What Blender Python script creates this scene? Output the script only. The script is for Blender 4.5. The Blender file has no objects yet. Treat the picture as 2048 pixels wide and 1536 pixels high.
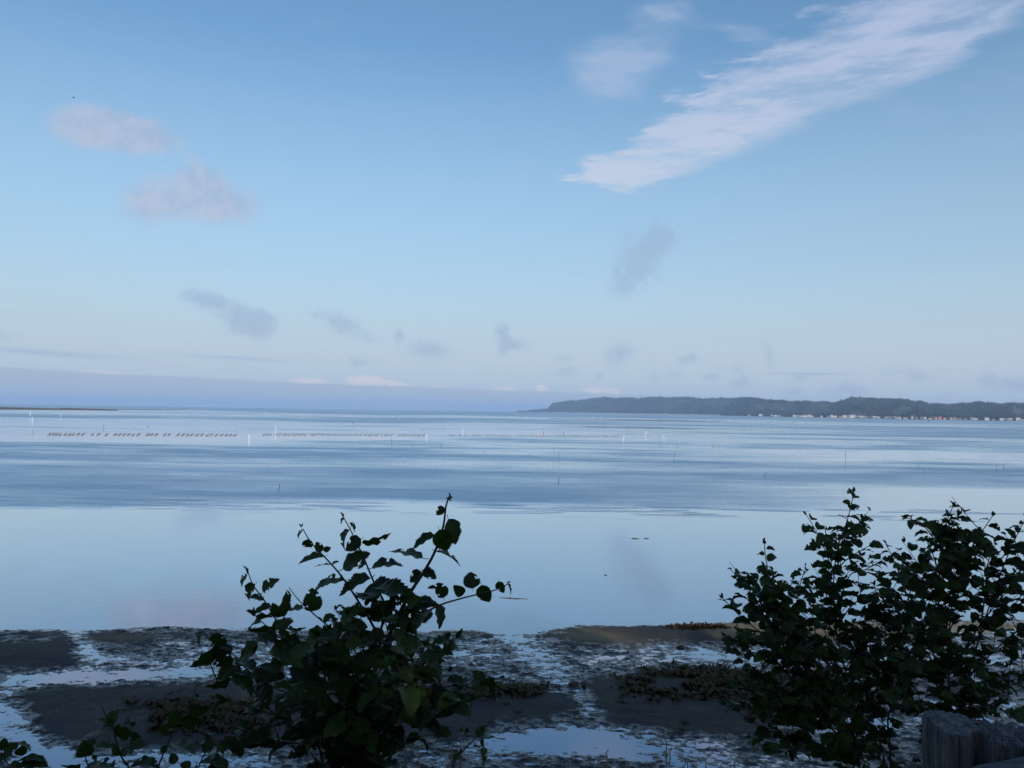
import bpy, bmesh, math, random
import numpy as np
from mathutils import Vector, Matrix, Euler, noise as mnoise

# ---------------------------------------------------------------- camera
scene = bpy.context.scene
COL = scene.collection
CAM = np.array([0.0, 0.0, 6.0])
F = 1565.0                       # focal length in pixels of the 2048-wide photograph
PITCH, ROLL = math.atan(55.0 / F), math.atan(0.0150)
_r0 = np.array([1.0, 0, 0]); _f = np.array([0, math.cos(PITCH), math.sin(PITCH)]); _u0 = np.array([0, -math.sin(PITCH), math.cos(PITCH)])
RIGHT = _r0 * math.cos(ROLL) + _u0 * math.sin(ROLL)
UP = -_r0 * math.sin(ROLL) + _u0 * math.cos(ROLL)
cam_data = bpy.data.cameras.new('camera'); cam = bpy.data.objects.new('camera', cam_data); COL.objects.link(cam)
cam.matrix_world = Matrix(((RIGHT[0], UP[0], -_f[0], CAM[0]), (RIGHT[1], UP[1], -_f[1], CAM[1]), (RIGHT[2], UP[2], -_f[2], CAM[2]), (0, 0, 0, 1)))
cam_data.sensor_width = 36.0; cam_data.lens = 36.0 * F / 2048.0
cam_data.clip_start = 0.05; cam_data.clip_end = 120000.0
scene.camera = cam
scene.render.resolution_x = 1024; scene.render.resolution_y = 768

def ray(px, py):
    """direction(s) through a point of the 2048x1536 photograph (used to survey where things stand)"""
    px = np.asarray(px, float); py = np.asarray(py, float)
    d = _f[None] + ((px.reshape(-1, 1) - 1024) / F) * RIGHT[None] - ((py.reshape(-1, 1) - 768) / F) * UP[None]
    return d
def ground(px, py, z=0.0):
    d = ray(px, py); t = (z - CAM[2]) / d[:, 2]
    return (CAM[None] + d * t[:, None])
def gp(px, py, z=0.0):
    return Vector(ground([px], [py], z)[0])
def at_depth(px, py, depth):
    d = ray([px], [py])[0]
    return Vector(CAM + d * (depth / d[1]))
def hz(px):
    """height in the photograph of the true horizon at column px"""
    return 768 + 55.0 + (px - 1024) * 0.0150
def azel(px, py):
    d = ray([px], [py])[0]
    return math.atan2(d[0], d[1]), math.atan2(d[2], math.hypot(d[0], d[1]))

# ---------------------------------------------------------------- light
SUN_EL, SUN_DIR_XY = math.radians(21.0), (0.30, -0.954)      # the sun stands behind the camera's right shoulder
SUN_AZ = math.atan2(SUN_DIR_XY[0], SUN_DIR_XY[1])             # clockwise from +Y
SUN_VEC = Vector((math.cos(SUN_EL) * math.sin(SUN_AZ), math.cos(SUN_EL) * math.cos(SUN_AZ), math.sin(SUN_EL)))
sl = bpy.data.lights.new('sun', 'SUN'); sl.energy = 2.4; sl.angle = math.radians(0.53); sl.color = (1.0, 0.87, 0.72)
sun = bpy.data.objects.new('sun', sl); COL.objects.link(sun)
sun.rotation_euler = SUN_VEC.to_track_quat('Z', 'Y').to_euler(); sun.location = (-20, -25, 60)

scene.view_settings.view_transform = 'Standard'; scene.view_settings.look = 'None'
scene.view_settings.exposure = 0.4; scene.view_settings.gamma = 1.0; scene.view_settings.use_curve_mapping = False
scene.cycles.use_denoising = True
scene.cycles.max_bounces = 6; scene.cycles.volume_bounces = 1; scene.cycles.transparent_max_bounces = 8

class NT:
    """small helper round a node tree"""
    def __init__(s, nt): s.nt = nt
    def new(s, t, **kw):
        n = s.nt.nodes.new(t)
        for k, v in kw.items():
            if k.startswith('i_'): s.inp(n, k[2:], v)
            else: setattr(n, k, v)
        return n
    def inp(s, n, k, v):
        sock = n.inputs[int(k)] if k.isdigit() else n.inputs[k.replace('_', ' ')]
        if isinstance(v, bpy.types.NodeSocket): s.nt.links.new(v, sock)
        else: sock.default_value = v
    def math(s, op, a, b=None, c=None, clamp=False):
        n = s.nt.nodes.new('ShaderNodeMath'); n.operation = op; n.use_clamp = clamp
        for i, v in enumerate((a, b, c)):
            if v is not None: s.inp(n, str(i), v)
        return n.outputs[0]
    def vmath(s, op, a, b=None):
        n = s.nt.nodes.new('ShaderNodeVectorMath'); n.operation = op
        s.inp(n, '0', a)
        if b is not None: s.inp(n, '1', b)
        return n.outputs[0]
    def noise(s, vec, scale, detail=3, rough=0.55, lac=2.0, color=False):
        n = s.new('ShaderNodeTexNoise', i_Vector=vec); n.inputs['Scale'].default_value = scale
        n.inputs['Detail'].default_value = detail; n.inputs['Roughness'].default_value = rough; n.inputs['Lacunarity'].default_value = lac
        return n.outputs['Color' if color else 'Fac']
    def mix(s, fac, a, b, kind='MIX'):
        n = s.nt.nodes.new('ShaderNodeMix'); n.data_type = 'RGBA'; n.blend_type = kind; n.clamp_factor = True
        for sock, v in ((n.inputs[0], fac), (n.inputs[6], a), (n.inputs[7], b)):
            if isinstance(v, bpy.types.NodeSocket): s.nt.links.new(v, sock)
            else: sock.default_value = v if not isinstance(v, tuple) or len(v) == 4 else (*v, 1)
        return n.outputs[2]
    def ramp(s, fac, lo, hi, a=0.0, b=1.0, smooth=True):
        n = s.new('ShaderNodeMapRange'); n.interpolation_type = 'SMOOTHSTEP' if smooth else 'LINEAR'
        s.inp(n, '0', fac); s.inp(n, '1', lo); s.inp(n, '2', hi); s.inp(n, '3', a); s.inp(n, '4', b)
        return n.outputs[0]

def srgb(r, g, b):
    f = lambda c: (c / 255 / 12.92) if c / 255 <= 0.04045 else ((c / 255 + 0.055) / 1.055) ** 2.4
    return (f(r), f(g), f(b))

SKY_STRENGTH = 0.15
world = bpy.data.worlds.new('World'); scene.world = world; world.use_nodes = True
wt = world.node_tree; wt.nodes.clear(); W = NT(wt)
def build_sky():
    sky = W.new('ShaderNodeTexSky'); sky.sky_type = 'NISHITA'; sky.sun_disc = False
    sky.sun_elevation = SUN_EL; sky.sun_rotation = SUN_AZ
    sky.air_density = SKY_AIR; sky.dust_density = SKY_DUST; sky.ozone_density = SKY_OZONE; sky.altitude = 0
    g = W.new('ShaderNodeTexCoord').outputs['Generated']
    sep = W.new('ShaderNodeSeparateXYZ', i_Vector=g)
    az = W.math('ARCTAN2', sep.outputs[0], sep.outputs[1]); el = W.math('ARCSINE', sep.outputs[2])
    P = W.new('ShaderNodeCombineXYZ', i_X=az, i_Y=el).outputs[0]
    # keep the noise free of the seam behind the camera by feeding it the direction itself
    D = g
    col = sky.outputs[0]
    gn = W.nt.nodes.new('ShaderNodeMix'); gn.data_type = 'RGBA'; gn.blend_type = 'MULTIPLY'; gn.inputs[0].default_value = 1
    W.nt.links.new(col, gn.inputs[6]); gn.inputs[7].default_value = (*SKY_TINT, 1); col = gn.outputs[2]
    ph = 1.0 / F
    def blobs(Pv, items):
        tot = None
        for it in items:
            cx, cy, rx, ry = it[:4]; rot = it[4] if len(it) > 4 else 0.0; w = it[5] if len(it) > 5 else 1.0
            a, e = azel(cx, cy)
            m = W.new('ShaderNodeMapping', vector_type='TEXTURE', i_Vector=Pv)
            m.inputs['Location'].default_value = (a, e, 0)
            m.inputs['Rotation'].default_value = (0, 0, math.radians(rot))
            m.inputs['Scale'].default_value = (rx * ph * 1.35, ry * ph * 1.35, 1)
            gr = W.new('ShaderNodeTexGradient', gradient_type='SPHERICAL', i_Vector=m.outputs[0]).outputs['Fac']
            s_ = W.math('MULTIPLY', gr, w)
            tot = s_ if tot is None else W.math('ADD', tot, s_)
        return tot
    def warp(amp, scale, detail=3, stretch=(1, 1, 1), rough=0.55):
        v = W.vmath('MULTIPLY', D, stretch)
        n = W.noise(v, scale, detail, rough, color=True)
        n = W.vmath('SUBTRACT', n, (0.5, 0.5, 0.5))
        n = W.vmath('MULTIPLY', n, (amp, amp * 0.8, 0))
        return W.vmath('ADD', P, n)
    K = 1.0 / (SKY_STRENGTH * 2 ** scene.view_settings.exposure)
    def c(r, g_, b): return tuple(v * K for v in srgb(r, g_, b))
    # pale thin haze low in the sky
    lowhaze = W.math('MULTIPLY', W.ramp(el, math.radians(25), math.radians(1.0), smooth=False), HAZE_LOW)
    col = W.mix(lowhaze, col, c(188, 207, 221))
    col = W.mix(W.ramp(el, math.radians(11), math.radians(1.5), 0, 0.66), col, c(200, 211, 222))
    # cirrus band, combed into near-level streaks
    fib = W.noise(W.vmath('MULTIPLY', W.vmath('ADD', D, warp(0.02, 5.0, 2)), (1.0, 1.0, 9.5)), 4.2, 6, 0.62)
    fine = W.noise(W.vmath('MULTIPLY', D, (1.2, 1.2, 8.0)), 16.0, 4, 0.65)
    fb = W.math('ADD', W.math('MULTIPLY', W.math('SUBTRACT', fib, 0.5), 1.0), W.math('MULTIPLY', W.math('SUBTRACT', fine, 0.5), 0.35))
    Pc = W.vmath('ADD', warp(0.05, 5.0, 4, (1.0, 1.0, 7.0), 0.6), W.new('ShaderNodeCombineXYZ', i_X=W.math('MULTIPLY', fb, 0.20)).outputs[0])
    band = blobs(Pc, [(1255, 338, 85, 48, 10), (1345, 292, 110, 58, 22), (1450, 235, 130, 66, 26), (1560, 165, 135, 78, 28),
                      (1690, 105, 150, 85, 26), (1820, 50, 140, 85, 25), (1900, -20, 150, 90, 25), (2040, -150, 200, 120, 25)])
    den = W.ramp(W.math('ADD', W.math('MULTIPLY', band, 1.3), W.math('MULTIPLY', fb, 0.9)), 0.10, 1.05)
    den = W.math('MULTIPLY', den, W.math('MULTIPLY', band, 4.0, clamp=True))
    den = W.math('MULTIPLY', den, W.ramp(fb, -0.14, 0.12, 0.36, 1.0))
    thin = blobs(warp(0.06, 6.0, 4, (1, 1, 3.0), 0.6), [(1195, 150, 85, 60), (1250, 115, 90, 70, 40), (1320, 40, 70, 70, 40), (1450, 62, 110, 16, -16, .6), (1790, 215, 60, 26, -10, .6),
                      (2000, 150, 150, 60, 20, .35), (1500, 380, 260, 50, 0, .25)])
    fib2 = W.noise(W.vmath('MULTIPLY', D, (1, 1, 3.5)), 7.0, 5, 0.65)
    den2 = W.math('MULTIPLY', W.ramp(W.math('ADD', thin, W.math('MULTIPLY', W.math('SUBTRACT', fib2, 0.5), 1.5)), 0.05, 1.3), 0.62)
    den2 = W.math('MULTIPLY', den2, W.ramp(fib2, 0.36, 0.62, 0.35, 1.0))
    ccol = W.mix(W.ramp(el, math.radians(14), math.radians(26)), c(204, 213, 230), c(186, 198, 226))
    col = W.mix(den2, col, c(176, 193, 222))
    col = W.mix(W.math('MULTIPLY', den, 0.82), col, ccol)
    # two soft lit puffs on the left
    Pp = warp(0.028, 9.0, 5, rough=0.62)
    puff = blobs(Pp, [(190, 252, 78, 36, 0), (235, 262, 80, 38), (318, 280, 70, 34), (405, 350, 45, 34, 0, .9), (385, 392, 100, 46), (440, 410, 70, 40), (305, 418, 62, 36, 0, .7)])
    nz = W.noise(D, 13.0, 6, 0.62)
    pd = W.ramp(W.math('ADD', W.math('MULTIPLY', puff, 1.1), W.math('MULTIPLY', W.math('SUBTRACT', nz, 0.5), 1.9)), 0.02, 1.15)
    pd = W.math('MULTIPLY', pd, W.math('MULTIPLY', puff, 4.0, clamp=True))
    # lit from the upper right, greyer in the middle
    sh = W.noise(W.vmath('ADD', D, (0.01, 0, 0.012)), 13.0, 6, 0.62)
    pcol = W.mix(W.ramp(W.math('SUBTRACT', nz, sh), -0.07, 0.07), c(168, 184, 211), c(188, 194, 214))
    col = W.mix(W.math('MULTIPLY', pd, 0.72), col, pcol)
    # torn grey wisps nearer the horizon
    Pw = warp(0.024, 34.0, 5, (1, 1, 1.4), 0.66)
    wl = [(1290, 500, 62, 50, 0, 1.1), (1255, 560, 50, 40), (1325, 470, 35, 25, 0, .7), (1005, 672, 22, 42, 0, 1.1), (1038, 690, 32, 16), (862, 698, 48, 24), (455, 618, 80, 26, -22), (510, 650, 60, 28, 0, 1.1),
          (400, 600, 50, 16, 0, .7), (655, 636, 60, 22, -10, .7), (710, 664, 55, 16, -15, .7), (795, 672, 12, 20), (1240, 708, 36, 26, 0, 1.1), (1380, 720, 34, 13, 20), (1135, 742, 32, 12, 0, .9), (1197, 753, 18, 10, 0, .8),
          (1130, 716, 20, 10, 0, .7), (1355, 752, 26, 12, 0, .8), (1310, 755, 17, 16, 0, .8), (1421, 756, 18, 9), (1482, 766, 26, 20), (1475, 735, 26, 12, 0, .8), (1540, 708, 14, 32, 20, .9), (1580, 782, 26, 9), (1607, 752, 24, 9, 0, .9),
          (1690, 778, 46, 20), (1815, 750, 60, 14, 0, .7), (1975, 755, 13, 18, 0, .8), (2035, 770, 50, 17, 0, 1.1), (712, 722, 30, 12, 0, .7), (1885, 795, 40, 8, 0, .5), (2200, 740, 90, 22), (-90, 660, 90, 20)]
    wd = blobs(Pw, wl)
    nz2 = W.noise(W.vmath('MULTIPLY', D, (1, 1, 1.3)), 48.0, 6, 0.68)
    wden = W.ramp(W.math('ADD', wd, W.math('MULTIPLY', W.math('SUBTRACT', nz2, 0.5), 2.2)), 0.08, 1.15)
    wden = W.math('MULTIPLY', wden, W.math('MULTIPLY', wd, 3.0, clamp=True))
    lines = blobs(warp(0.006, 8.0, 2), [(1620, 748, 95, 3.0, -1), (90, 705, 180, 7, -2, .8), (470, 716, 140, 5, -2, .8), (0, 622, 200, 10, -2, .3)])
    wden = W.math('MAXIMUM', wden, W.ramp(lines, 0.05, 0.9))
    wcol = W.mix(W.ramp(el, math.radians(3), math.radians(9)), c(160, 178, 206), c(156, 178, 210))
    col = W.mix(W.math('MULTIPLY', wden, 0.58), col, wcol)
    # low cloud bank along the horizon, lit tops peeping over it
    hb = W.math('ADD', W.math('MULTIPLY', az, -0.0215), 0.0265)
    hn = W.math('MULTIPLY', W.math('SUBTRACT', W.noise(W.vmath('MULTIPLY', D, (1, 1, 6)), 9.0, 4, .55), 0.5), 0.006)
    top = W.math('ADD', hb, hn)
    tops = blobs(warp(0.006, 60.0, 3), [(735, 764, 42, 13, 0, 1.3), (790, 770, 35, 8), (615, 764, 40, 9, 0, .9), (190, 750, 45, 9, 0, 1.1), (235, 753, 60, 6, 0, .8), (35, 744, 40, 7, 0, .9), (300, 755, 40, 5, 0, .7),
                 (1083, 777, 14, 9, 0, 1.1), (1010, 778, 30, 6, 0, .9), (1190, 781, 30, 8, 0, 1.0), (1228, 784, 14, 8, 0, 1), (520, 762, 40, 4, 0, .6), (440, 757, 25, 4, 0, .6), (880, 773, 30, 5, 0, .6)])
    td = W.ramp(W.math('ADD', tops, W.math('MULTIPLY', W.math('SUBTRACT', W.noise(D, 90.0, 3), 0.5), 0.5)), 0.12, 0.7)
    col = W.mix(W.math('MULTIPLY', td, 0.85), col, c(230, 222, 224))
    bank = W.ramp(W.math('SUBTRACT', el, top), 0.0015, -0.0022)
    bcol = W.mix(W.ramp(el, 0.0, 0.04), c(186, 196, 204), c(180, 191, 206))
    col = W.mix(W.math('MULTIPLY', bank, 0.95), col, bcol)
    bg = W.new('ShaderNodeBackground', i_Color=col); bg.inputs['Strength'].default_value = SKY_STRENGTH
    out = W.new('ShaderNodeOutputWorld'); W.nt.links.new(bg.outputs[0], out.inputs[0])
SKY_AIR, SKY_DUST, SKY_OZONE, SKY_TINT, HAZE_LOW = 1.0, 2.0, 6.0, (1.03, 1.01, 0.83), 0.85
HAZE_COLOR, HAZE_DENSITY, HAZE_G = (0.49, 0.70, 1.0, 1), 0.88e-4, 0.0
build_sky()
world.cycles.sampling_method = 'MANUAL'; world.cycles.sample_map_resolution = 512

# ---------------------------------------------------------------- bookkeeping
def link(o, parent=None):
    COL.objects.link(o)
    if parent is not None: o.parent = parent
    return o
def tag(o, label=None, cat=None, group=None, kind=None):
    if label: o['label'] = label
    if cat: o['category'] = cat
    if group: o['group'] = group
    if kind: o['kind'] = kind
    return o
def mesh_obj(name, verts, faces, mat=None, parent=None, smooth=False):
    me = bpy.data.meshes.new(name)
    if isinstance(verts, np.ndarray): verts = verts.tolist()
    if isinstance(faces, np.ndarray): faces = faces.tolist()
    me.from_pydata(verts, [], faces); me.update()
    if smooth: me.polygons.foreach_set('use_smooth', [True] * len(me.polygons))
    o = bpy.data.objects.new(name, me)
    if mat: me.materials.append(mat)
    return link(o, parent)
def mesh_quads(name, V, Q, mat, smooth=True, attrs=None):
    """fast big quad grid"""
    me = bpy.data.meshes.new(name)
    me.vertices.add(len(V)); me.vertices.foreach_set('co', np.ascontiguousarray(V, dtype=np.float32).ravel())
    n = len(Q); me.loops.add(n * 4); me.loops.foreach_set('vertex_index', np.ascontiguousarray(Q, dtype=np.int32).ravel())
    me.polygons.add(n); me.polygons.foreach_set('loop_start', np.arange(0, n * 4, 4, dtype=np.int32))
    me.polygons.foreach_set('loop_total', np.full(n, 4, dtype=np.int32))
    if smooth: me.polygons.foreach_set('use_smooth', np.ones(n, dtype=bool))
    me.update(calc_edges=True); me.validate()
    for k, a in (attrs or {}).items():
        at = me.attributes.new(k, 'FLOAT', 'POINT'); at.data.foreach_set('value', np.ascontiguousarray(a, dtype=np.float32).ravel())
    me.materials.append(mat)
    o = bpy.data.objects.new(name, me); COL.objects.link(o)
    return o
def grid_quads(nr, nc):
    i = np.arange(nr - 1)[:, None] * nc + np.arange(nc - 1)[None]
    return np.stack([i, i + 1, i + nc + 1, i + nc], -1).reshape(-1, 4)

def material(name):
    m = bpy.data.materials.new(name); m.use_nodes = True; m.node_tree.nodes.clear()
    T = NT(m.node_tree)
    out = T.new('ShaderNodeOutputMaterial'); p = T.new('ShaderNodeBsdfPrincipled')
    m.node_tree.links.new(p.outputs[0], out.inputs[0])
    return m, T, p, out
def simple_mat(name, c1, c2, scale=4.0, rough=0.8, bump=0.0, detail=4, stretch=(1, 1, 1), spec=0.3, rand=0.0):
    m, T, p, out = material(name)
    co = T.new('ShaderNodeTexCoord').outputs['Object']
    n = T.noise(T.vmath('MULTIPLY', co, stretch), scale, detail)
    col = T.mix(T.ramp(n, 0.3, 0.7), (*c1, 1), (*c2, 1))
    if rand:
        r = T.new('ShaderNodeObjectInfo').outputs['Random']
        hsv = T.new('ShaderNodeHueSaturation', i_Color=col, i_Value=T.ramp(r, 0, 1, 1 - rand, 1 + rand, False)); col = hsv.outputs[0]
    T.inp(p, 'Base_Color', col); T.inp(p, 'Roughness', rough); T.inp(p, 'Specular_IOR_Level', spec)
    if bump: 
        b = T.new('ShaderNodeBump', i_Height=n); b.inputs['Strength'].default_value = bump; T.inp(p, 'Normal', b.outputs[0])
    return m

# numpy value noise used for terrain and for wind patterns on the water
def _hash(ix, iy, seed):
    h = (ix.astype(np.int64) * 374761393 + iy.astype(np.int64) * 668265263 + seed * 1442695041) & 0xffffffff
    h = ((h ^ (h >> 13)) * 1274126177) & 0xffffffff
    return ((h ^ (h >> 16)) & 0xffffff) / float(0xffffff)
def vnoise(x, y, seed=0):
    ix, iy = np.floor(x), np.floor(y); fx, fy = x - ix, y - iy
    fx = fx * fx * fx * (fx * (fx * 6 - 15) + 10); fy = fy * fy * fy * (fy * (fy * 6 - 15) + 10)
    a, b, c_, d = _hash(ix, iy, seed), _hash(ix + 1, iy, seed), _hash(ix, iy + 1, seed), _hash(ix + 1, iy + 1, seed)
    return (a * (1 - fx) + b * fx) * (1 - fy) + (c_ * (1 - fx) + d * fx) * fy
def fbm(x, y, octv=4, seed=0, gain=0.5):
    s, a, t = 0, 1.0, 0
    for k in range(octv):
        s = s + a * vnoise(x * 2 ** k + 17.3 * k, y * 2 ** k - 9.1 * k, seed + k); t += a; a *= gain
    return s / t
def sst(x, a, b):
    t = np.clip((x - a) / (b - a), 0, 1); return t * t * (3 - 2 * t)

# ---------------------------------------------------------------- water: one sheet out to the horizon
def build_water():
    # rows from 8 m to 30 km, finer where the wind streaks lie close together in view
    tan_r = np.concatenate([np.linspace(6 / 8.0, 6 / 30.0, 60), np.linspace(6 / 30.0, 6 / 260.0, 300)[1:], np.geomspace(6 / 260.0, 6 / 5000.0, 220)[1:], np.geomspace(6 / 5000.0, 6 / 30000.0, 12)[1:]])
    d = 6.0 / tan_r
    a = np.radians(np.concatenate([np.linspace(-62, -40, 12)[:-1], np.linspace(-40, 40, 241), np.linspace(40, 62, 12)[1:]]))
    D, A = np.meshgrid(d, a, indexing='ij')
    X, Y = D * np.tan(np.clip(A, -1.4, 1.4)) * np.cos(0), D
    X = D * np.tan(A)
    # measures along the shore: k = how far below the horizon (photograph pixels) a point at this distance lies, s = sideways bearing
    k = 6.0 / D * F
    s = np.tan(A) * F
    # wind-ruffled (1) and calm (0) water, surveyed from the photograph
    warp_ = (fbm(s / 420, k / 60, 3, 5) - .5)
    kk = k * (1 + 0.05 * warp_) + 5 * warp_
    kk = kk + 16 * (fbm(s / 260 + 9, k / 40, 3, 71) - .5) * sst(k, 150, 185)
    keys_c = [(0, .85), (4, .95), (8, .9), (10, .25), (13, .2), (16, .8), (22, .9), (25, .55), (28, .15), (33, .3), (37, .5), (42, .3), (47, .25), (51, .45), (56, .5), (62, .5), (72, .5), (84, .62), (96, .68), (102, .5), (108, .35), (113, .45), (120, .72), (140, .7), (165, .72), (174, .78), (190, .06), (400, 0)]
    keys_l = [(0, .9), (5, .95), (9, .45), (12, .6), (17, .25), (20, .5), (24, .8), (30, .35), (40, .2), (46, .45), (52, .1), (60, .05), (68, .3), (76, .78), (90, .74), (110, .62), (130, .66), (160, .75), (185, .7), (193, .7), (206, .06), (400, 0)]
    keys_r = [(0, .8), (6, .95), (12, .7), (16, .35), (20, .85), (26, .6), (30, .8), (38, .9), (43, .3), (48, .7), (56, .55), (66, .6), (72, .05), (88, .02), (93, .6), (105, .7), (122, .72), (130, .6), (143, .1), (150, .05), (400, 0)]
    f = lambda ks: np.interp(kk, [q[0] for q in ks], [q[1] for q in ks])
    wl, wr = sst(-s, 150, 800), sst(s, 250, 900)
    R = f(keys_c) * (1 - wl - wr).clip(0, 1) + f(keys_l) * wl + f(keys_r) * wr
    far = sst(k, 150, 60)
    st = fbm(s / 300 + 2, np.log(k + 6) * 16, 4, 11, .6) - .5          # long thin streaks
    st2 = fbm(s / 130, np.log(k + 6) * 38, 3, 23, .6) - .5
    R = R + far * (0.95 * st + 0.6 * st2) + (1 - far) * sst(R, .1, .4) * (0.5 * st + 0.25 * st2)
    R = R + .42 * sst(fbm(s / 170, k / 3.2, 3, 83, .6), .50, .70) * sst(k, 180, 188) * sst(k, 218, 190)
    R = np.clip((R - .45) * 1.35 + .45, 0, 1)
    bump = (R + .02) * sst(k, 40, 110)
    V = np.stack([X, Y, np.zeros_like(X)], -1).reshape(-1, 3)
    m, T, p, out = material('bay_water')
    co = T.new('ShaderNodeTexCoord').outputs['Object']
    ra = T.new('ShaderNodeAttribute', attribute_name='ruffle').outputs['Fac']
    rb = T.new('ShaderNodeAttribute', attribute_name='ripple').outputs['Fac']
    fine = T.noise(co, 2.2, 4, 0.6)
    fine2 = T.noise(T.vmath('MULTIPLY', co, (1, 2.2, 1)), 0.9, 3, 0.6)
    h = T.math('ADD', fine, T.math('MULTIPLY', fine2, 1.2))
    b = T.new('ShaderNodeBump', i_Height=T.math('MULTIPLY', h, rb)); b.inputs['Distance'].default_value = 0.12; b.inputs['Strength'].default_value = 0.8
    T.inp(p, 'Normal', b.outputs[0])
    T.inp(p, 'Roughness', T.ramp(ra, 0, 1, WATER_R0, WATER_R1, False))
    p.inputs['IOR'].default_value = WATER_IOR
    p.inputs['Coat Weight'].default_value = 1.0; p.inputs['Coat IOR'].default_value = 1.5
    T.inp(p, 'Coat_Roughness', T.ramp(ra, 0, 1, WATER_R0, WATER_R1, False)); T.inp(p, 'Coat_Normal', b.outputs[0])
    T.inp(p, 'Base_Color', T.mix(ra, (*WATER_CALM, 1), (*WATER_RUF, 1)))
    o = mesh_quads('water', V, grid_quads(len(d), len(a)), m, True, {'ruffle': R, 'ripple': bump})
    tag(o, 'calm tidal bay with wind-ruffled blue bands and pale smooth bands out to the horizon', kind='structure')
    return o
WATER_R0, WATER_R1, WATER_IOR, WATER_CALM, WATER_RUF = 0.04, 0.42, 2.0, (0.05, 0.12, 0.24), (0.02, 0.125, 0.28)
build_water()

# ---------------------------------------------------------------- tidal flat: real mud relief that the water plane cuts through
def axis(parts):
    out = []
    for a, b, n in parts: out.append(np.linspace(a, b, n, endpoint=False))
    out.append([parts[-1][1]]); return np.concatenate(out)
MUD_PX = axis([(-2600, -220, 60), (-220, 2270, 1000), (2270, 4600, 60)])
MUD_PY = axis([(1222, 1232, 3), (1232, 1550, 260), (1550, 1800, 30), (1800, 2700, 16)])
def mud_height(px, py, wx, wy):
    """height in metres; negative is under water. px, py: surveyed map coordinates of the ground point (wx, wy)"""
    g = lambda cx, cy, rx, ry, rot=0: np.exp(-((((px - cx) * math.cos(rot) + (py - cy) * math.sin(rot)) / rx) ** 2 + ((-(px - cx) * math.sin(rot) + (py - cy) * math.cos(rot)) / ry) ** 2))
    shore = np.interp(px, [-2600, 0, 60, 150, 230, 330, 430, 520, 700, 850, 930, 990, 1050, 1100, 1160, 1300, 1450, 1700, 2048, 4600],
                      [1272, 1258, 1257, 1257, 1255, 1250, 1252, 1254, 1257, 1258, 1258, 1262, 1266, 1258, 1250, 1247, 1242, 1238, 1238, 1225])
    shore = shore + 6 * (fbm(wx * .55, wy * .3, 3, 3) - .5)
    H = sst(py, shore - 5, shore + 6) * 1.9 - 1.5         # -1.5 in the bay, +0.4 on the flat
    H = H + 0.24 * sst(py, shore, shore + 14)
    low = [(165, 1285, 40, 17, .9, 1.0), (200, 1312, 60, 10, .1, .8), (200, 1352, 260, 12, -.03, 1.15), (60, 1372, 110, 10, -.2, .6), (20, 1430, 50, 35, .6, 1.0), (60, 1490, 110, 40, .5, .9), (150, 1530, 170, 26, .2, .8),
           (330, 1515, 130, 14, .05, .7), (450, 1530, 120, 20, 0, .6), (400, 1315, 160, 26, 0, .35), (640, 1300, 200, 26, 0, .4), (560, 1340, 200, 15, 0, .45),
           (1020, 1272, 50, 12, .3, .8), (1075, 1320, 60, 24, .5, .45), (1120, 1365, 42, 26, .6, .65), (1175, 1402, 34, 20, .8, .8), (1180, 1425, 45, 12, 0, .8), (1130, 1470, 130, 16, -.1, .95), (1080, 1490, 170, 24, 0, .8), (1250, 1505, 200, 26, .1, .5),
           (1400, 1500, 200, 30, .1, .45), (1380, 1535, 60, 12, 0, .8), (950, 1310, 120, 26, 0, .42), (1250, 1325, 190, 20, 0, .42), (1420, 1310, 140, 18, .1, .5), (1560, 1320, 160, 25, 0, .5), (1640, 1440, 200, 20, .1, .6),
           (1760, 1300, 90, 18, 0, .8), (1740, 1330, 70, 16, 0, .6), (1930, 1320, 200, 26, 0, .55), (1990, 1420, 120, 30, 0, .6), (2048, 1265, 60, 8, 0, .8), (1900, 1270, 60, 8, 0, .6), (1720, 1450, 90, 20, 0, .7), (960, 1355, 90, 9, 0, .4)]
    high = [(60, 1310, 105, 24, 0, .9), (60, 1266, 120, 7, 0, .35), (260, 1390, 300, 18, -.05, .7), (330, 1450, 260, 38, 0, 1.0), (300, 1300, 90, 14, .15, .35), (240, 1275, 70, 8, 0, .4), (400, 1270, 120, 9, 0, .3),
            (1010, 1400, 120, 24, .05, 1.0), (880, 1450, 130, 30, 0, .8), (1370, 1395, 170, 45, .05, 1.1), (1300, 1430, 160, 30, .05, .7), (1335, 1267, 125, 9, .03, .55), (1500, 1262, 220, 20, 0, .6), (1180, 1276, 120, 14, .1, .3), (920, 1265, 90, 8, 0, .4),
            (700, 1400, 220, 30, 0, .7), (1560, 1380, 120, 40, 0, .6), (1980, 1380, 120, 14, 0, .4), (1800, 1270, 80, 12, 0, .4), (1330, 1532, 60, 8, 0, .3)]
    for cx, cy, rx, ry, rot, a in low: H = H - a * g(cx, cy, rx, ry, rot)
    for cx, cy, rx, ry, rot, a in high: H = H + a * g(cx, cy, rx, ry, rot)
    H = H + 0.55 * (fbm(wx * .9, wy * .55, 3, 31) - .5)
    flat = sst(py, shore - 22, shore + 10)
    sp = fbm(wx * 2.6, wy * 4.0, 4, 41, .72) - .5
    sp2 = fbm(wx * 6.5, wy * 9.0, 4, 57, .8) - .5
    H = H + flat * (1.3 * sp + 2.4 * sp2) * (1 - 0.8 * sst(H, .45, 1.1))
    return np.where(H > 0, 0.013 * H + 0.012 * H * H, 0.05 * H), H
mud_mat, T, p, out = material('wet_mud')
co = T.new('ShaderNodeTexCoord').outputs['Object']
hz_ = T.new('ShaderNodeSeparateXYZ', i_Vector=co).outputs[2]
sunlit_tan = T.new('ShaderNodeAttribute', attribute_name='sunlit_tan').outputs['Fac']
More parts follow.
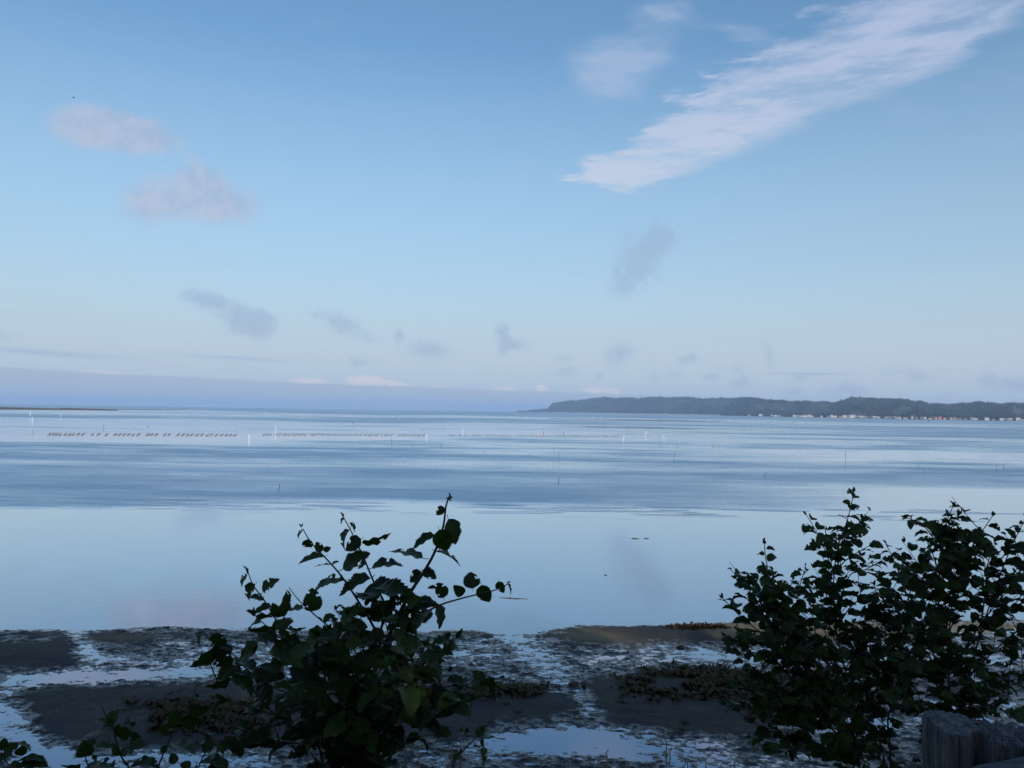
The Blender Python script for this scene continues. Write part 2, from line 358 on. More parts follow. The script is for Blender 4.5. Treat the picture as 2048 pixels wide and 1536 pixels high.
n1 = T.noise(co, 1.1, 4); n2 = T.noise(co, 17.0, 5, 0.7); n3 = T.noise(co, 3.0, 3)
c_ = T.mix(T.ramp(n1, .35, .65), (0.021, 0.023, 0.029, 1), (0.040, 0.038, 0.037, 1))
c_ = T.mix(T.ramp(n2, .45, .75), c_, (0.018, 0.018, 0.020, 1))
c_ = T.mix(T.math('MULTIPLY', T.ramp(n3, .52, .7), .5), c_, (0.034, 0.040, 0.020, 1))
c_ = T.mix(T.math('MULTIPLY', sunlit_tan, T.ramp(n3, .2, .6, .5, 1)), c_, (0.165, 0.135, 0.085, 1))  # sunlight on the shore mud put into its colour as a lighter tan
T.inp(p, 'Base_Color', c_)
wet = T.ramp(T.math('ADD', hz_, T.math('MULTIPLY', T.math('SUBTRACT', T.math('ADD', n2, n3), 1.0), .020)), 0.001, 0.026, 1, 0)
T.inp(p, 'Roughness', T.ramp(wet, 0, 1, 0.7, 0.22))
T.inp(p, 'Specular_IOR_Level', T.ramp(wet, 0, 1, 0.16, 0.62))
b = T.new('ShaderNodeBump', i_Height=n2); b.inputs['Strength'].default_value = 0.5; b.inputs['Distance'].default_value = 0.02; T.inp(p, 'Normal', b.outputs[0])
def build_mud():
    PX, PY = np.meshgrid(MUD_PX, MUD_PY)
    PYt = PY + (PX - 1024) * 0.015 * 0          # rows follow the photograph
    g = ground(PX.ravel(), PYt.ravel())
    z, H = mud_height(PX.ravel(), PYt.ravel(), g[:, 0], g[:, 1])
    V = np.stack([g[:, 0], g[:, 1], z], -1)
    px_, py_ = PX.ravel(), PYt.ravel()
    sand = np.maximum.reduce([sst(px_, 1390, 1450) * sst(py_, 1284, 1262), .75 * np.exp(-((px_ - 1180) / 95) ** 2 - ((py_ - 1272 - (px_ - 1180) * .12) / 15) ** 2), .8 * np.exp(-((px_ - 920) / 90) ** 2 - ((py_ - 1264) / 7) ** 2), .7 * np.exp(-((px_ - 110) / 60) ** 2 - ((py_ - 1262) / 6) ** 2), .5 * np.exp(-((px_ - 240) / 90) ** 2 - ((py_ - 1276) / 7) ** 2)])  # mask of the sunlit shore stretches whose mud is coloured brighter
    o = mesh_quads('mudflat', V, grid_quads(len(MUD_PY), len(MUD_PX)), mud_mat, True, {'sunlit_tan': np.clip(sand, 0, 1)})
    tag(o, 'dark wet mud of the tidal flat laced with puddles and small channels', kind='structure')
build_mud()

# ---------------------------------------------------------------- the bluff the photographer stands on
def bluff_z(x, y):
    y = np.asarray(y, float); x = np.asarray(x, float)
    z = np.interp(y, [-80, -20, 0.8, 1.6, 5, 8.5, 11.5, 14], [7.5, 5.2, 4.45, 4.2, 2.55, 0.9, -0.15, -0.5])
    return z + 0.25 * (fbm(x * .5, y * .5, 3, 77) - .5) * sst(y, 12, 8)
def bz(x, y): return float(bluff_z(np.array([x]), np.array([y]))[0])
soil_mat = simple_mat('bluff_soil', (0.030, 0.024, 0.016), (0.045, 0.050, 0.022), 3.0, 0.95, 0.4)
ys = axis([(-80, -6, 30), (-6, 12, 60)]); xs = np.linspace(-60, 60, 160)
XX, YY = np.meshgrid(xs, ys)
o = mesh_quads('bluff', np.stack([XX, YY, bluff_z(XX, YY)], -1).reshape(-1, 3), grid_quads(len(ys), len(xs)), soil_mat)
tag(o, 'earth bluff sloping down from the viewpoint to the mudflat', kind='structure')

# ---------------------------------------------------------------- far shore: headland, hills, beach, sand bar
sand_mat = simple_mat('beach_sand', (0.42, 0.34, 0.25), (0.52, 0.44, 0.34), 0.01, 0.9)
bar_mat = simple_mat('sand_bar', (0.10, 0.065, 0.05), (0.20, 0.14, 0.11), 0.012, 0.8, stretch=(1, .2, 1))
hill_mat = simple_mat('hill_ground', (0.028, 0.044, 0.038), (0.072, 0.084, 0.068), 0.004, 0.95, detail=6)
SKYL = [(1030, 822), (1042, 822), (1060, 819.5), (1075, 818.5), (1090, 818), (1096, 816), (1105, 807), (1115, 804.5), (1140, 801.5), (1150, 803), (1190, 798), (1210, 796), (1230, 799), (1260, 797), (1280, 798), (1290, 796), (1320, 795),
        (1340, 796.5), (1380, 794.5), (1400, 797), (1430, 797), (1445, 796), (1460, 797), (1500, 795.5), (1515, 797.5), (1530, 801), (1545, 802), (1560, 802.5), (1600, 805), (1625, 805.5), (1650, 804.5), (1662, 806.5), (1680, 806),
        (1700, 799.5), (1720, 800), (1740, 797.5), (1780, 799.5), (1800, 798.5), (1830, 803), (1842, 802), (1860, 808), (1900, 809.5), (1950, 806.5), (2000, 809), (2048, 806), (2100, 801), (2200, 805), (2350, 798), (2600, 806), (3000, 800)]
COAST = [(1030, 9500), (1097, 8300), (1250, 6600), (1400, 5200), (1500, 4100), (1600, 3300), (1700, 2750), (1850, 2450), (2048, 2250), (2400, 2150), (3000, 2100)]
def coast_d(px): return np.interp(px, [a for a, _ in COAST], [b for _, b in COAST])
def ridge_d(px): return coast_d(px) * 1.0 + np.interp(px, [1030, 1100, 1400, 2048, 3000], [350, 900, 1500, 2200, 2300])
def hill_point(px, t):
    """px: bearing, t: 0 shore .. 1 ridge .. 1.3 behind. gives world x, y, z arrays"""
    px = np.asarray(px, float); t = np.asarray(t, float)
    d0, d1 = coast_d(px), ridge_d(px); d = d0 + (d1 - d0) * t
    sky = np.interp(px, [a for a, _ in SKYL], [b for _, b in SKYL])
    sky = sky + (fbm(px / 17.0, px * 0, 4, 61, .6) - .5) * 4.5
    zr = 6 + (hz(px) - sky - tree_px(px)) / F * d1                       # bare ridge a tree's height under the skyline
    tt = np.clip(t, 0, 1)
    prof = sst(tt, 0.12, 1.06) * .75 + .25 * tt ** 1.5
    prof = np.where(t > 1, 1 - (t - 1) * 1.2, prof / (sst(np.array(1.0), .12, 1.06) * .75 + .25))
    q = (px - 1024) / F
    spur = (fbm(px / 60.0 + t * 1.5, t * 2.2, 3, 91) - .5) * 1.0 + (fbm(px / 22.0 - t, t * 4, 3, 92) - .5) * .16
    zz = zr * np.clip(prof + spur * np.sin(np.pi * np.clip(t, 0, 1)) , 0, 1.05)
    z = 1.6 * sst(t, 0, 0.02) + zz * sst(t, 0.10, .3)
    # a nearer spur on the far right
    s2 = sst(px, 1925, 2030) * np.exp(-((t - .5) / .22) ** 2) * 42
    z = np.maximum(z, s2 * sst(t, .1, .3))
    dd = ray(px.ravel(), np.full(px.size, 820.0)); 
    x = dd[:, 0].reshape(px.shape) / dd[:, 1].reshape(px.shape) * d
    return x, d, z
def tree_px(px): return np.interp(px, [1030, 1090, 1108, 1330, 1400, 3000], [1.6, 1.8, 4.0, 3.0, 2.4, 3.0])
hp = axis([(1030, 2080, 520), (2080, 3000, 120)]); ht = np.concatenate([[-0.01], np.linspace(0, 1, 60), [1.1, 1.25]])
PXg, Tg = np.meshgrid(hp, ht)
X, Y, Z = hill_point(PXg, Tg); Z[0] = -2
o = mesh_quads('hills', np.stack([X, Y, Z], -1).reshape(-1, 3), grid_quads(len(ht), len(hp)), hill_mat)
tag(o, 'long wooded hills and headland across the bay', kind='structure')

def strip(name, pts_far, pts_near, zc, mat, label):
    """low mound between two surveyed edges on the water"""
    n = len(pts_far); rows = []
    for f_, h in ((0.0, -.3), (.08, .02), (.35, 1), (.7, .8), (.94, .02), (1.0, -.3)):
        rows.append([[a[0] + (b[0] - a[0]) * f_, a[1] + (b[1] - a[1]) * f_, zc * h] for a, b in zip(pts_far, pts_near)])
    V = np.array(rows).reshape(-1, 3)
    o = mesh_quads(name, V, grid_quads(6, n), mat); tag(o, label, kind='structure')
def edge(lst, n=60):
    xs_ = np.linspace(lst[0][0], lst[-1][0], n)
    k_ = np.interp(xs_, [a for a, _ in lst], [b for _, b in lst])
    g_ = ground(xs_, hz(xs_) + k_ + .25 * (fbm(xs_ / 25, xs_ * 0, 3, 8) - .5)); return g_
strip('sandbar', edge([(-420, 6.2), (0, 6.0), (150, 8), (235, 9.6)]), edge([(-420, 14.5), (0, 12.2), (150, 10.6), (235, 9.9)]), 0.8, bar_mat, 'low brown sand bar at the left end of the bay')
strip('sandbar', edge([(120, 6.4), (200, 7.0), (340, 6.6), (372, 6.0)]), edge([(120, 7.6), (200, 8.3), (340, 7.8), (372, 6.3)]), 0.35, bar_mat, 'thin dark tongue of sand bar behind the low brown bar')
bx_ = np.linspace(1085, 1440, 90)
d_ = coast_d(bx_); w_ = np.interp(bx_, [1085, 1120, 1260, 1440], [60, 300, 260, 40])
dd_ = ray(bx_, np.full(90, 820.0)); tx = dd_[:, 0] / dd_[:, 1]
strip('beach', np.stack([tx * (d_ + 60), d_ + 60], -1), np.stack([tx * (d_ - w_), d_ - w_], -1), 6.0, sand_mat, 'pale sand beach at the foot of the far headland')

# conifer masses on the hills
bark_mat = simple_mat('bark', (0.05, 0.035, 0.025), (0.09, 0.07, 0.05), 8, 0.95)
forest_mat = simple_mat('conifer_foliage', (0.008, 0.017, 0.016), (0.024, 0.038, 0.030), 0.008, 0.95, detail=5)
rng = np.random.default_rng(5)
def build_forest():
    n = 26000
    px = np.concatenate([rng.uniform(1034, 2070, 21000), rng.uniform(2070, 2900, 3000), rng.uniform(1034, 1330, 2000)])
    t = np.concatenate([rng.uniform(0.07, 1.0, 21000) ** .9, rng.uniform(.07, 1, 3000), rng.uniform(0.9, 1.02, 2000)])
    extra = rng.uniform(1330, 2070, 2200); px = np.concatenate([px, extra]); t = np.concatenate([t, rng.uniform(.93, 1.02, 2200)])
    x, y, z = hill_point(px, t)
    dens = fbm(px / 40, t * 5, 3, 66)
    keep = (dens > .47) | (px < 1330) | (t > .9)
    x, y, z, px = x[keep], y[keep], z[keep], px[keep]; n = len(x)
    hgt = rng.uniform(8, 30, n) * np.interp(px, [1030, 1094, 1106, 1330, 1420, 3000], [.42, .5, 1.15, 1.0, .62, .55])
    r = hgt * rng.uniform(.2, .36, n)
    th = rng.uniform(0, 6.28, n)
    V = []
    for k in range(5):
        a = th + k * 2 * np.pi / 5
        rr = r * rng.uniform(.75, 1.2, n)
        V.append(np.stack([x + rr * np.cos(a), y + rr * np.sin(a), z + hgt * rng.uniform(-.12, .12, n)], -1))
    V.append(np.stack([x + rng.normal(0, .6, n), y, z + hgt], -1))
    V = np.stack(V, 1).reshape(-1, 3)
    base = np.arange(n)[:, None] * 6
    Fc = np.concatenate([np.stack([base[:, 0] + k, base[:, 0] + (k + 1) % 5, base[:, 0] + 5], -1) for k in range(5)])
    me = bpy.data.meshes.new('forest'); m_ = len(Fc)
    me.vertices.add(len(V)); me.vertices.foreach_set('co', V.astype(np.float32).ravel())
    me.loops.add(m_ * 3); me.loops.foreach_set('vertex_index', Fc.astype(np.int32).ravel())
    me.polygons.add(m_); me.polygons.foreach_set('loop_start', np.arange(0, m_ * 3, 3, dtype=np.int32)); me.polygons.foreach_set('loop_total', np.full(m_, 3, dtype=np.int32))
    me.update(calc_edges=True); me.materials.append(forest_mat)
    o = link(bpy.data.objects.new('forest', me)); tag(o, 'dark conifer forest covering the far hills', 'forest', kind='stuff')
build_forest()

def conifer(px, h_px, label, t=1.0, fat=.2):
    x, y, z = (float(v[0]) for v in hill_point(np.array([px]), np.array([t])))
    h = h_px / F * y + 6
    root = link(bpy.data.objects.new('conifer_tree', None)); root.location = (x, y, z); tag(root, label, 'tree', 'tall conifers standing over the far ridge')
    random.seed(int(px))
    tv, tf = [], []
    for k in range(6):
        a = k * math.pi / 3; tv += [(.5 * math.cos(a), .5 * math.sin(a), -2), (.15 * math.cos(a), .15 * math.sin(a), h * .96)]
    for k in range(6): tf.append((2 * k, 2 * ((k + 1) % 6), 2 * ((k + 1) % 6) + 1, 2 * k + 1))
    mesh_obj('trunk', tv, tf, bark_mat, root)
    v, f = [], []
    n = 9
    for L in range(n):
        z0 = h * (.18 + .8 * L / n); R = h * fat * (1 - L / n) ** .8 + .4; c = len(v)
        v.append((0, 0, z0 + h * .16))
        m = 9
        for k in range(m):
            a = 2 * math.pi * k / m + L; rr = R * random.uniform(.55, 1.15); v.append((rr * math.cos(a), rr * math.sin(a), z0 - h * .02 * random.uniform(0, 2)))
        for k in range(m): f.append((c, c + 1 + k, c + 1 + (k + 1) % m))
    mesh_obj('crown', v, f, forest_mat, root)
for px, hh, lab in [(1088, 5, 'lone conifer at the low tip left of the far headland'), (1149, 4, 'small conifer on the sloping left shoulder of the headland'), (1189, 5, 'pointed conifer halfway along the headland crest'),
                    (1206, 6, 'tall conifer in the spiky group on the headland crest'), (1224, 5, 'conifer at the right end of the spiky group on the headland crest'), (1282, 8, 'tallest lone conifer on the ridge right of the headland'),
                    (1297, 5, 'conifer left of a knot of tall trees on the ridge'), (1310, 6, 'narrow conifer in the knot of tall trees on the ridge'), (1321, 8, 'highest conifer in the knot of tall trees on the ridge'),
                    (1337, 4, 'small conifer right of the knot of tall trees'), (1441, 5, 'lone conifer on the smooth mid ridge'), (1481, 4, 'thin lone conifer on the rounded mid hill'), (1528, 4, 'conifer at the foot of the rounded mid hill'),
                    (1564, 3, 'short conifer on the falling ridge past the rounded hill'), (1682, 8, 'narrow conifer in the ridge saddle above the town'), (1690, 4, 'short conifer in the ridge saddle above the town'),
                    (1703, 8, 'broad tall conifer on the peak above the town'), (1712, 5, 'conifer just right of the broad one on the peak'), (1721, 6, 'conifer at the right edge of the peak above the town'),
                    (1751, 3, 'small conifer on the ridge right of the peak'), (1816, 3, 'small conifer before the ridge dips on the right')]:
    conifer(px, hh, lab)

# waterfront houses, broadleaf trees between them, the dark bank they stand on
HOUSE_COL = {'white': (0.66, 0.66, 0.64), 'cream': (0.68, 0.62, 0.50), 'grey': (0.34, 0.35, 0.37), 'pink': (0.62, 0.36, 0.32), 'tan': (0.46, 0.36, 0.26), 'blue grey': (0.26, 0.32, 0.40), 'dark red': (0.28, 0.08, 0.06)}
ROOF_COL = {'grey': (0.22, 0.22, 0.23), 'pale': (0.48, 0.48, 0.49), 'brown': (0.13, 0.09, 0.07), 'red': (0.30, 0.09, 0.06)}
hm = {k: simple_mat('paint_' + k.replace(' ', '_'), tuple(c * .9 for c in v), v, 0.5, 0.7) for k, v in HOUSE_COL.items()}
rm = {k: simple_mat('roof_' + k, tuple(c * .8 for c in v), v, 0.5, 0.85) for k, v in ROOF_COL.items()}
glass_mat = simple_mat('window_glass', (0.03, 0.04, 0.05), (0.04, 0.05, 0.06), 1, 0.15)
def house(px, wpx, hpx, colr, roof, label, t=.02):
    x, y, z = (float(v[0]) for v in hill_point(np.array([px]), np.array([t])))
    w = wpx / F * y; h = hpx / F * y * .62; d = max(7, w * .7); rh = hpx / F * y * .38
    root = link(bpy.data.objects.new('house', None)); root.location = (x, y, z - .2); random.seed(int(px * 10)); root.rotation_euler = (0, 0, math.atan2(-x, y) + random.uniform(-.35, .35))
    tag(root, label, 'house', 'houses along the waterfront of the far town')
    a, b = w / 2, d / 2
    v = [(-a, -b, 0), (a, -b, 0), (a, b, 0), (-a, b, 0), (-a, -b, h), (a, -b, h), (a, b, h), (-a, b, h), (-a, 0, h + rh), (a, 0, h + rh)]
    f = [(0, 1, 5, 4), (1, 2, 6, 9, 5), (2, 3, 7, 6), (3, 0, 4, 8, 7)]
    mesh_obj('wall', v, f, hm[colr], root)
    e = .5; k = .25
    v = [(-a - e, -b - e, h - .3 + k), (a + e, -b - e, h - .3 + k), (a + e, 0, h + rh + k), (-a - e, 0, h + rh + k), (a + e, b + e, h - .3 + k), (-a - e, b + e, h - .3 + k)]
    v += [(p_[0], p_[1], p_[2] - .22) for p_ in v]
    f = [(0, 1, 2, 3), (3, 2, 4, 5), (7, 6, 9, 8), (8, 9, 11, 10), (0, 6, 7, 1), (4, 10, 11, 5), (1, 7, 8, 2), (2, 8, 10, 4), (0, 3, 9, 6), (3, 5, 11, 9)]
    mesh_obj('roof', v, f, rm[roof], root)
    nw = max(2, int(w / 5))
    for i in range(nw):
        cx = -a + w * (i + .5) / nw
        v = [(cx - .8, -b - .04, h * .35), (cx + .8, -b - .04, h * .35), (cx + .8, -b - .04, h * .72), (cx - .8, -b - .04, h * .72)]
        v += [(p_[0], p_[1] + .12, p_[2]) for p_ in v]
        mesh_obj('window', v, [(0, 1, 2, 3), (0, 4, 5, 1), (1, 5, 6, 2), (2, 6, 7, 3), (3, 7, 4, 0)], glass_mat, root)
ORD = ['first', 'second', 'third', 'fourth', 'fifth', 'sixth', 'seventh', 'eighth', 'ninth', 'tenth', 'eleventh', 'twelfth', 'thirteenth']
HS = [(1270, 3, 2, 'white', 'grey'), (1308, 2.5, 2, 'white', 'grey'), (1317, 3, 2, 'cream', 'grey'), (1331, 6, 2, 'white', 'pale'),
      (1498, 3, 2.5, 'white', 'pale'), (1521, 7, 4, 'white', 'pale'), (1543, 4, 4, 'grey', 'grey'), (1551, 7, 2.5, 'white', 'pale'), (1560, 5, 3.5, 'cream', 'grey'), (1589, 7, 3.5, 'white', 'pale'), (1596, 5, 3, 'grey', 'pale'), (1604, 6, 4, 'cream', 'grey'),
      (1611, 7, 4.5, 'white', 'grey'), (1619, 6, 4.5, 'white', 'pale'), (1625, 4, 3.5, 'white', 'grey'), (1643, 5, 3.5, 'white', 'grey'), (1657, 7, 3, 'blue grey', 'grey'), (1663.5, 4, 5, 'white', 'pale'), (1670, 8, 3.5, 'cream', 'pale'), (1681, 5, 3, 'tan', 'grey'),
      (1690, 9, 5, 'white', 'pale'), (1696, 4, 5.5, 'pink', 'red'), (1705, 11, 5.5, 'white', 'pale'), (1717, 6, 4, 'grey', 'pale'), (1725, 8, 4, 'white', 'pale'), (1731.5, 4, 4, 'white', 'grey'), (1737, 3, 3.5, 'cream', 'grey'), (1744, 5, 5, 'cream', 'brown'), (1749, 7, 4, 'white', 'pale'),
      (1757, 6, 4, 'white', 'grey'), (1773, 6, 4, 'white', 'grey'), (1781, 4, 4, 'white', 'grey'), (1788, 5, 4.5, 'blue grey', 'grey'), (1796, 9, 4, 'white', 'grey'), (1811, 8, 3.5, 'cream', 'brown'), (1825, 5, 6, 'white', 'grey'), (1833, 4, 4, 'grey', 'grey'),
      (1843, 5, 4, 'pink', 'grey'), (1850, 5, 4, 'white', 'pale'), (1862, 9, 3.5, 'white', 'brown'), (1866, 6, 5, 'dark red', 'brown'), (1872, 4, 5, 'cream', 'red'), (1880, 6, 6, 'pink', 'red'), (1889, 5, 3.5, 'white', 'red'), (1898, 5, 4, 'dark red', 'brown'), (1903, 6, 4, 'white', 'grey'),
      (1910, 6, 4, 'pink', 'grey'), (1919, 7, 3, 'grey', 'grey'), (1931, 5, 3, 'blue grey', 'grey'), (1944, 5, 5, 'white', 'grey'), (1951, 7, 3.5, 'white', 'pale'), (1973, 8, 5.5, 'white', 'grey'), (1986, 6, 3, 'grey', 'brown'), (2004, 9, 4, 'white', 'pale'),
      (2014, 6, 4, 'tan', 'grey'), (2021, 7, 4.5, 'white', 'pale'), (2028, 4, 4, 'dark red', 'brown'), (2036, 8, 5.5, 'white', 'pale'), (2043, 7, 3, 'cream', 'grey'), (2075, 8, 4, 'white', 'grey'), (2110, 8, 5, 'cream', 'grey')]
def zone(px):
    for lim, s in ((1400, 'below the middle of the headland'), (1570, 'at the left end of the town'), (1635, 'left of the dark grove'), (1665, 'beside the dark grove'), (1712, 'below the highest peak'), (1765, 'right of the big pale hall'),
                   (1805, 'in the middle of the town'), (1855, 'below the smooth rounded ridge'), (1895, 'in the reddish cluster'), (1935, 'right of the reddish cluster'), (1990, 'below the nearer right hill'), (2060, 'at the right edge'), (9999, 'past the right edge')):
        if px < lim: return s
cnt = {}
tot_ = {}
for h in HS: tot_[zone(h[0])] = tot_.get(zone(h[0]), 0) + 1
for px, wp, hp_, cl, rf in HS:
    zn = zone(px); k = cnt.get(zn, 0); cnt[zn] = k + 1
    size = 'large' if wp >= 8.5 else 'small' if wp <= 4 else 'tall' if hp_ >= 5 else 'low'
    house(px, wp * .95, hp_ * 1.05, cl, rf, f'{size} {cl} house, {rf} roof, {zn}, {ORD[k]} from left')
def round_tree(px, r_px, t, i, name='shore_tree', label=None, group='dark trees between the waterfront houses'):
    x, y, z = (float(v[0]) for v in hill_point(np.array([px]), np.array([t])))
    r = r_px / F * y
    rg = np.random.default_rng(int(px * 7) + i)
    root = link(bpy.data.objects.new(name, None)); root.location = (x, y, z)
    tag(root, label or 'dark round tree among the waterfront houses of the far town', 'tree', group)
    mesh_obj('trunk', [(-.4, -.4, -.5), (.4, -.4, -.5), (.4, .4, -.5), (-.4, .4, -.5), (-.2, -.2, r), (.2, -.2, r), (.2, .2, r), (-.2, .2, r)], [(0, 1, 5, 4), (1, 2, 6, 5), (2, 3, 7, 6), (3, 0, 4, 7)], bark_mat, root)
    n = 60; c = rg.normal(0, 1, (n, 3)); c /= np.linalg.norm(c, axis=1)[:, None]; c *= (r * rg.uniform(.3, 1, n) ** .5)[:, None]; c[:, 2] = c[:, 2] * .8 + r * 1.05; c[:, 0] *= 1.25
    off = rg.normal(0, 1, (n, 3, 3)) * r * .28
    V = (c[:, None] + off).reshape(-1, 3); mesh_obj('crown', V, np.arange(3 * n).reshape(-1, 3), forest_mat, root)
rs = random.Random(4); SHORE = []
for i in range(70):
    px = rs.choice([rs.uniform(1440, 2060), rs.uniform(1500, 1660), rs.uniform(1795, 1900), rs.uniform(1935, 2000)])
    SHORE.append((px, rs.uniform(1.6, 3.0), rs.uniform(.035, .09)))
SHORE.sort(); tz = {}
for i, (px, r_, t_) in enumerate(SHORE):
    zn = zone(px); k = tz.get(zn, 0); tz[zn] = k + 1
    round_tree(px, r_, t_, i, label=f'dark shore tree {zn}, {(ORD + ["fourteenth", "fifteenth", "sixteenth", "seventeenth", "eighteenth", "nineteenth", "twentieth", "last"])[min(k, 20)]} from left there')
for i in range(9): round_tree(1641 + i * 3.0, 3.6 - abs(i - 4) * .25, .05, i, label='dark tree in the dense rounded grove left of the middle of the town', group='trees of the dense grove in the far town')

# ---------------------------------------------------------------- marker poles and sticks in the water
pvc_mat = simple_mat('white_pvc', (0.60, 0.60, 0.58), (0.75, 0.75, 0.73), 3, 0.5)
stick_mat = simple_mat('dark_stick', (0.05, 0.04, 0.035), (0.10, 0.08, 0.07), 6, 0.85)
def tube(pts, radii, n=6, cap=True):
    """verts, faces of a tube along points"""
    V, Fs = [], []; pts = [Vector(p_) for p_ in pts]
    up = Vector((0, 0, 1)); prev = None
    for i, p_ in enumerate(pts):
        d = (pts[min(i + 1, len(pts) - 1)] - pts[max(i - 1, 0)]).normalized()
        if prev is None: a = d.orthogonal().normalized()
        else: a = (prev - d * prev.dot(d)).normalized()
        prev = a; b_ = d.cross(a)
        for k in range(n):
            t_ = 2 * math.pi * k / n; V.append(tuple(p_ + (a * math.cos(t_) + b_ * math.sin(t_)) * radii[i]))
    for i in range(len(pts) - 1):
        for k in range(n): Fs.append((i * n + k, i * n + (k + 1) % n, (i + 1) * n + (k + 1) % n, (i + 1) * n + k))
    if cap: Fs.append(tuple(range(n))[::-1]); Fs.append(tuple((len(pts) - 1) * n + k for k in range(n)))
    return V, Fs
def pole(x0, ytop, ybot, xtop, mat, wpx, name, label, group):
    b_ = gp(x0, ybot); t_ = at_depth(xtop, ytop, b_.y)
    r = wpx / F * b_.y / 2 * .6
    V, Fs = tube([(0, 0, -.8), (0, 0, 0), tuple((t_ - b_) * .5 + Vector((r * .4, 0, 0))), tuple(t_ - b_)], [r, r, r * .97, r * .9], 8)
    o = mesh_obj(name, V, Fs, mat, smooth=True); o.location = b_; tag(o, label, 'pole' if name == 'marker_pole' else 'stick', group)
WG, DG = 'white marker poles standing in the oyster beds', 'dark thin sticks standing in the shallow water'
for x0, yt, yb, xt, w, lab in [
    (498, 869, 886, 498, 2.6, 'nearest and tallest white pole, standing in calm water left of centre'), (551.5, 853, 866, 551.5, 2.0, 'white pole behind the start of the middle oyster rows'),
    (853, 868, 882, 853, 2.0, 'white pole at the right end of the middle oyster rows'), (925, 858, 868.5, 925, 1.9, 'short white pole just behind the left end of the right oyster rows'),
    (1246, 870, 883.5, 1248, 2.2, 'white pole leaning right at the right end of the oyster rows'), (1290.5, 862, 872, 1293, 2.0, 'white pole leaning right, behind the pair of leaning poles'),
    (1328, 881, 881.2, 1325, 2.0, None), (60.5, 824, 832, 60.5, 1.7, 'farther of two white poles one above the other at far left'), (64.5, 834, 843, 64.5, 1.9, 'nearer of two white poles one above the other at far left'),
    (121, 828, 835, 121.6, 1.5, 'white pole right of the far left pair'), (164.5, 827.5, 831, 164.5, 1.6, 'short white pole below the tip of the sand bar'), (191, 834, 836.3, 191, 1.5, 'tiny white stub low in the blue band at left'),
    (532, 823, 828, 532, 1.2, 'thin faint white pole far out left of centre')]:
    if lab is None: x0, yt, yb, xt, lab = 1328.5, 870, 881, 1324.8, 'white pole leaning left, rightmost of the three leaning poles'
    pole(x0, yt, yb, xt, pvc_mat, w, 'marker_pole', lab, WG)
TINY = ['above the left part of the middle oyster rows', 'above the middle of the middle oyster rows', 'stub above the middle oyster rows, nearer than its neighbours', 'left one of two above the right part of the middle rows', 'right one of two above the right part of the middle rows',
        'in open water left of the headland tip', 'straight below the headland tip', 'left one of three below the sloping headland shoulder', 'middle one of three below the sloping headland shoulder', 'right one of three below the sloping headland shoulder', 'below the ridge, left one of two before the town',
        'below the ridge, right one of two before the town', 'below the left end of the town, left of a taller one', 'tallest below the left end of the town', 'below the gap left of the dark grove', 'below the dark grove of the town', 'before the right half of the town, left of centre there', 'farther one of two before the reddish houses',
        'nearer one of two before the reddish houses', 'rightmost one on the bay', 'faint one above the left oyster rows', 'above the gap between the middle and right oyster rows']
for x0, yt, yb in [(586.6, 828, 830.5), (695.7, 828, 831), (706, 837, 839.5), (782.5, 831, 834), (799, 836, 839), (1033, 831.5, 834.5), (1051, 832.5, 836), (1184, 833, 837), (1200.7, 833, 836.5), (1226, 834, 837), (1419, 838.5, 841.5),
                   (1458, 838, 841.5), (1525.4, 841, 846), (1548, 839.5, 846), (1603, 842, 847.5), (1634, 844, 847), (1730, 849, 852.5), (1904, 846, 849), (1933.5, 853, 856.5), (1970, 849, 852), (330, 826, 829), (900, 829, 832)]:
    TINY_I = globals().get('TINY_I', -1) + 1
    pole(x0, yt, yb, x0, pvc_mat, 1.25, 'marker_pole', 'tiny far white pole, ' + TINY[TINY_I], 'tiny white marker poles far out')
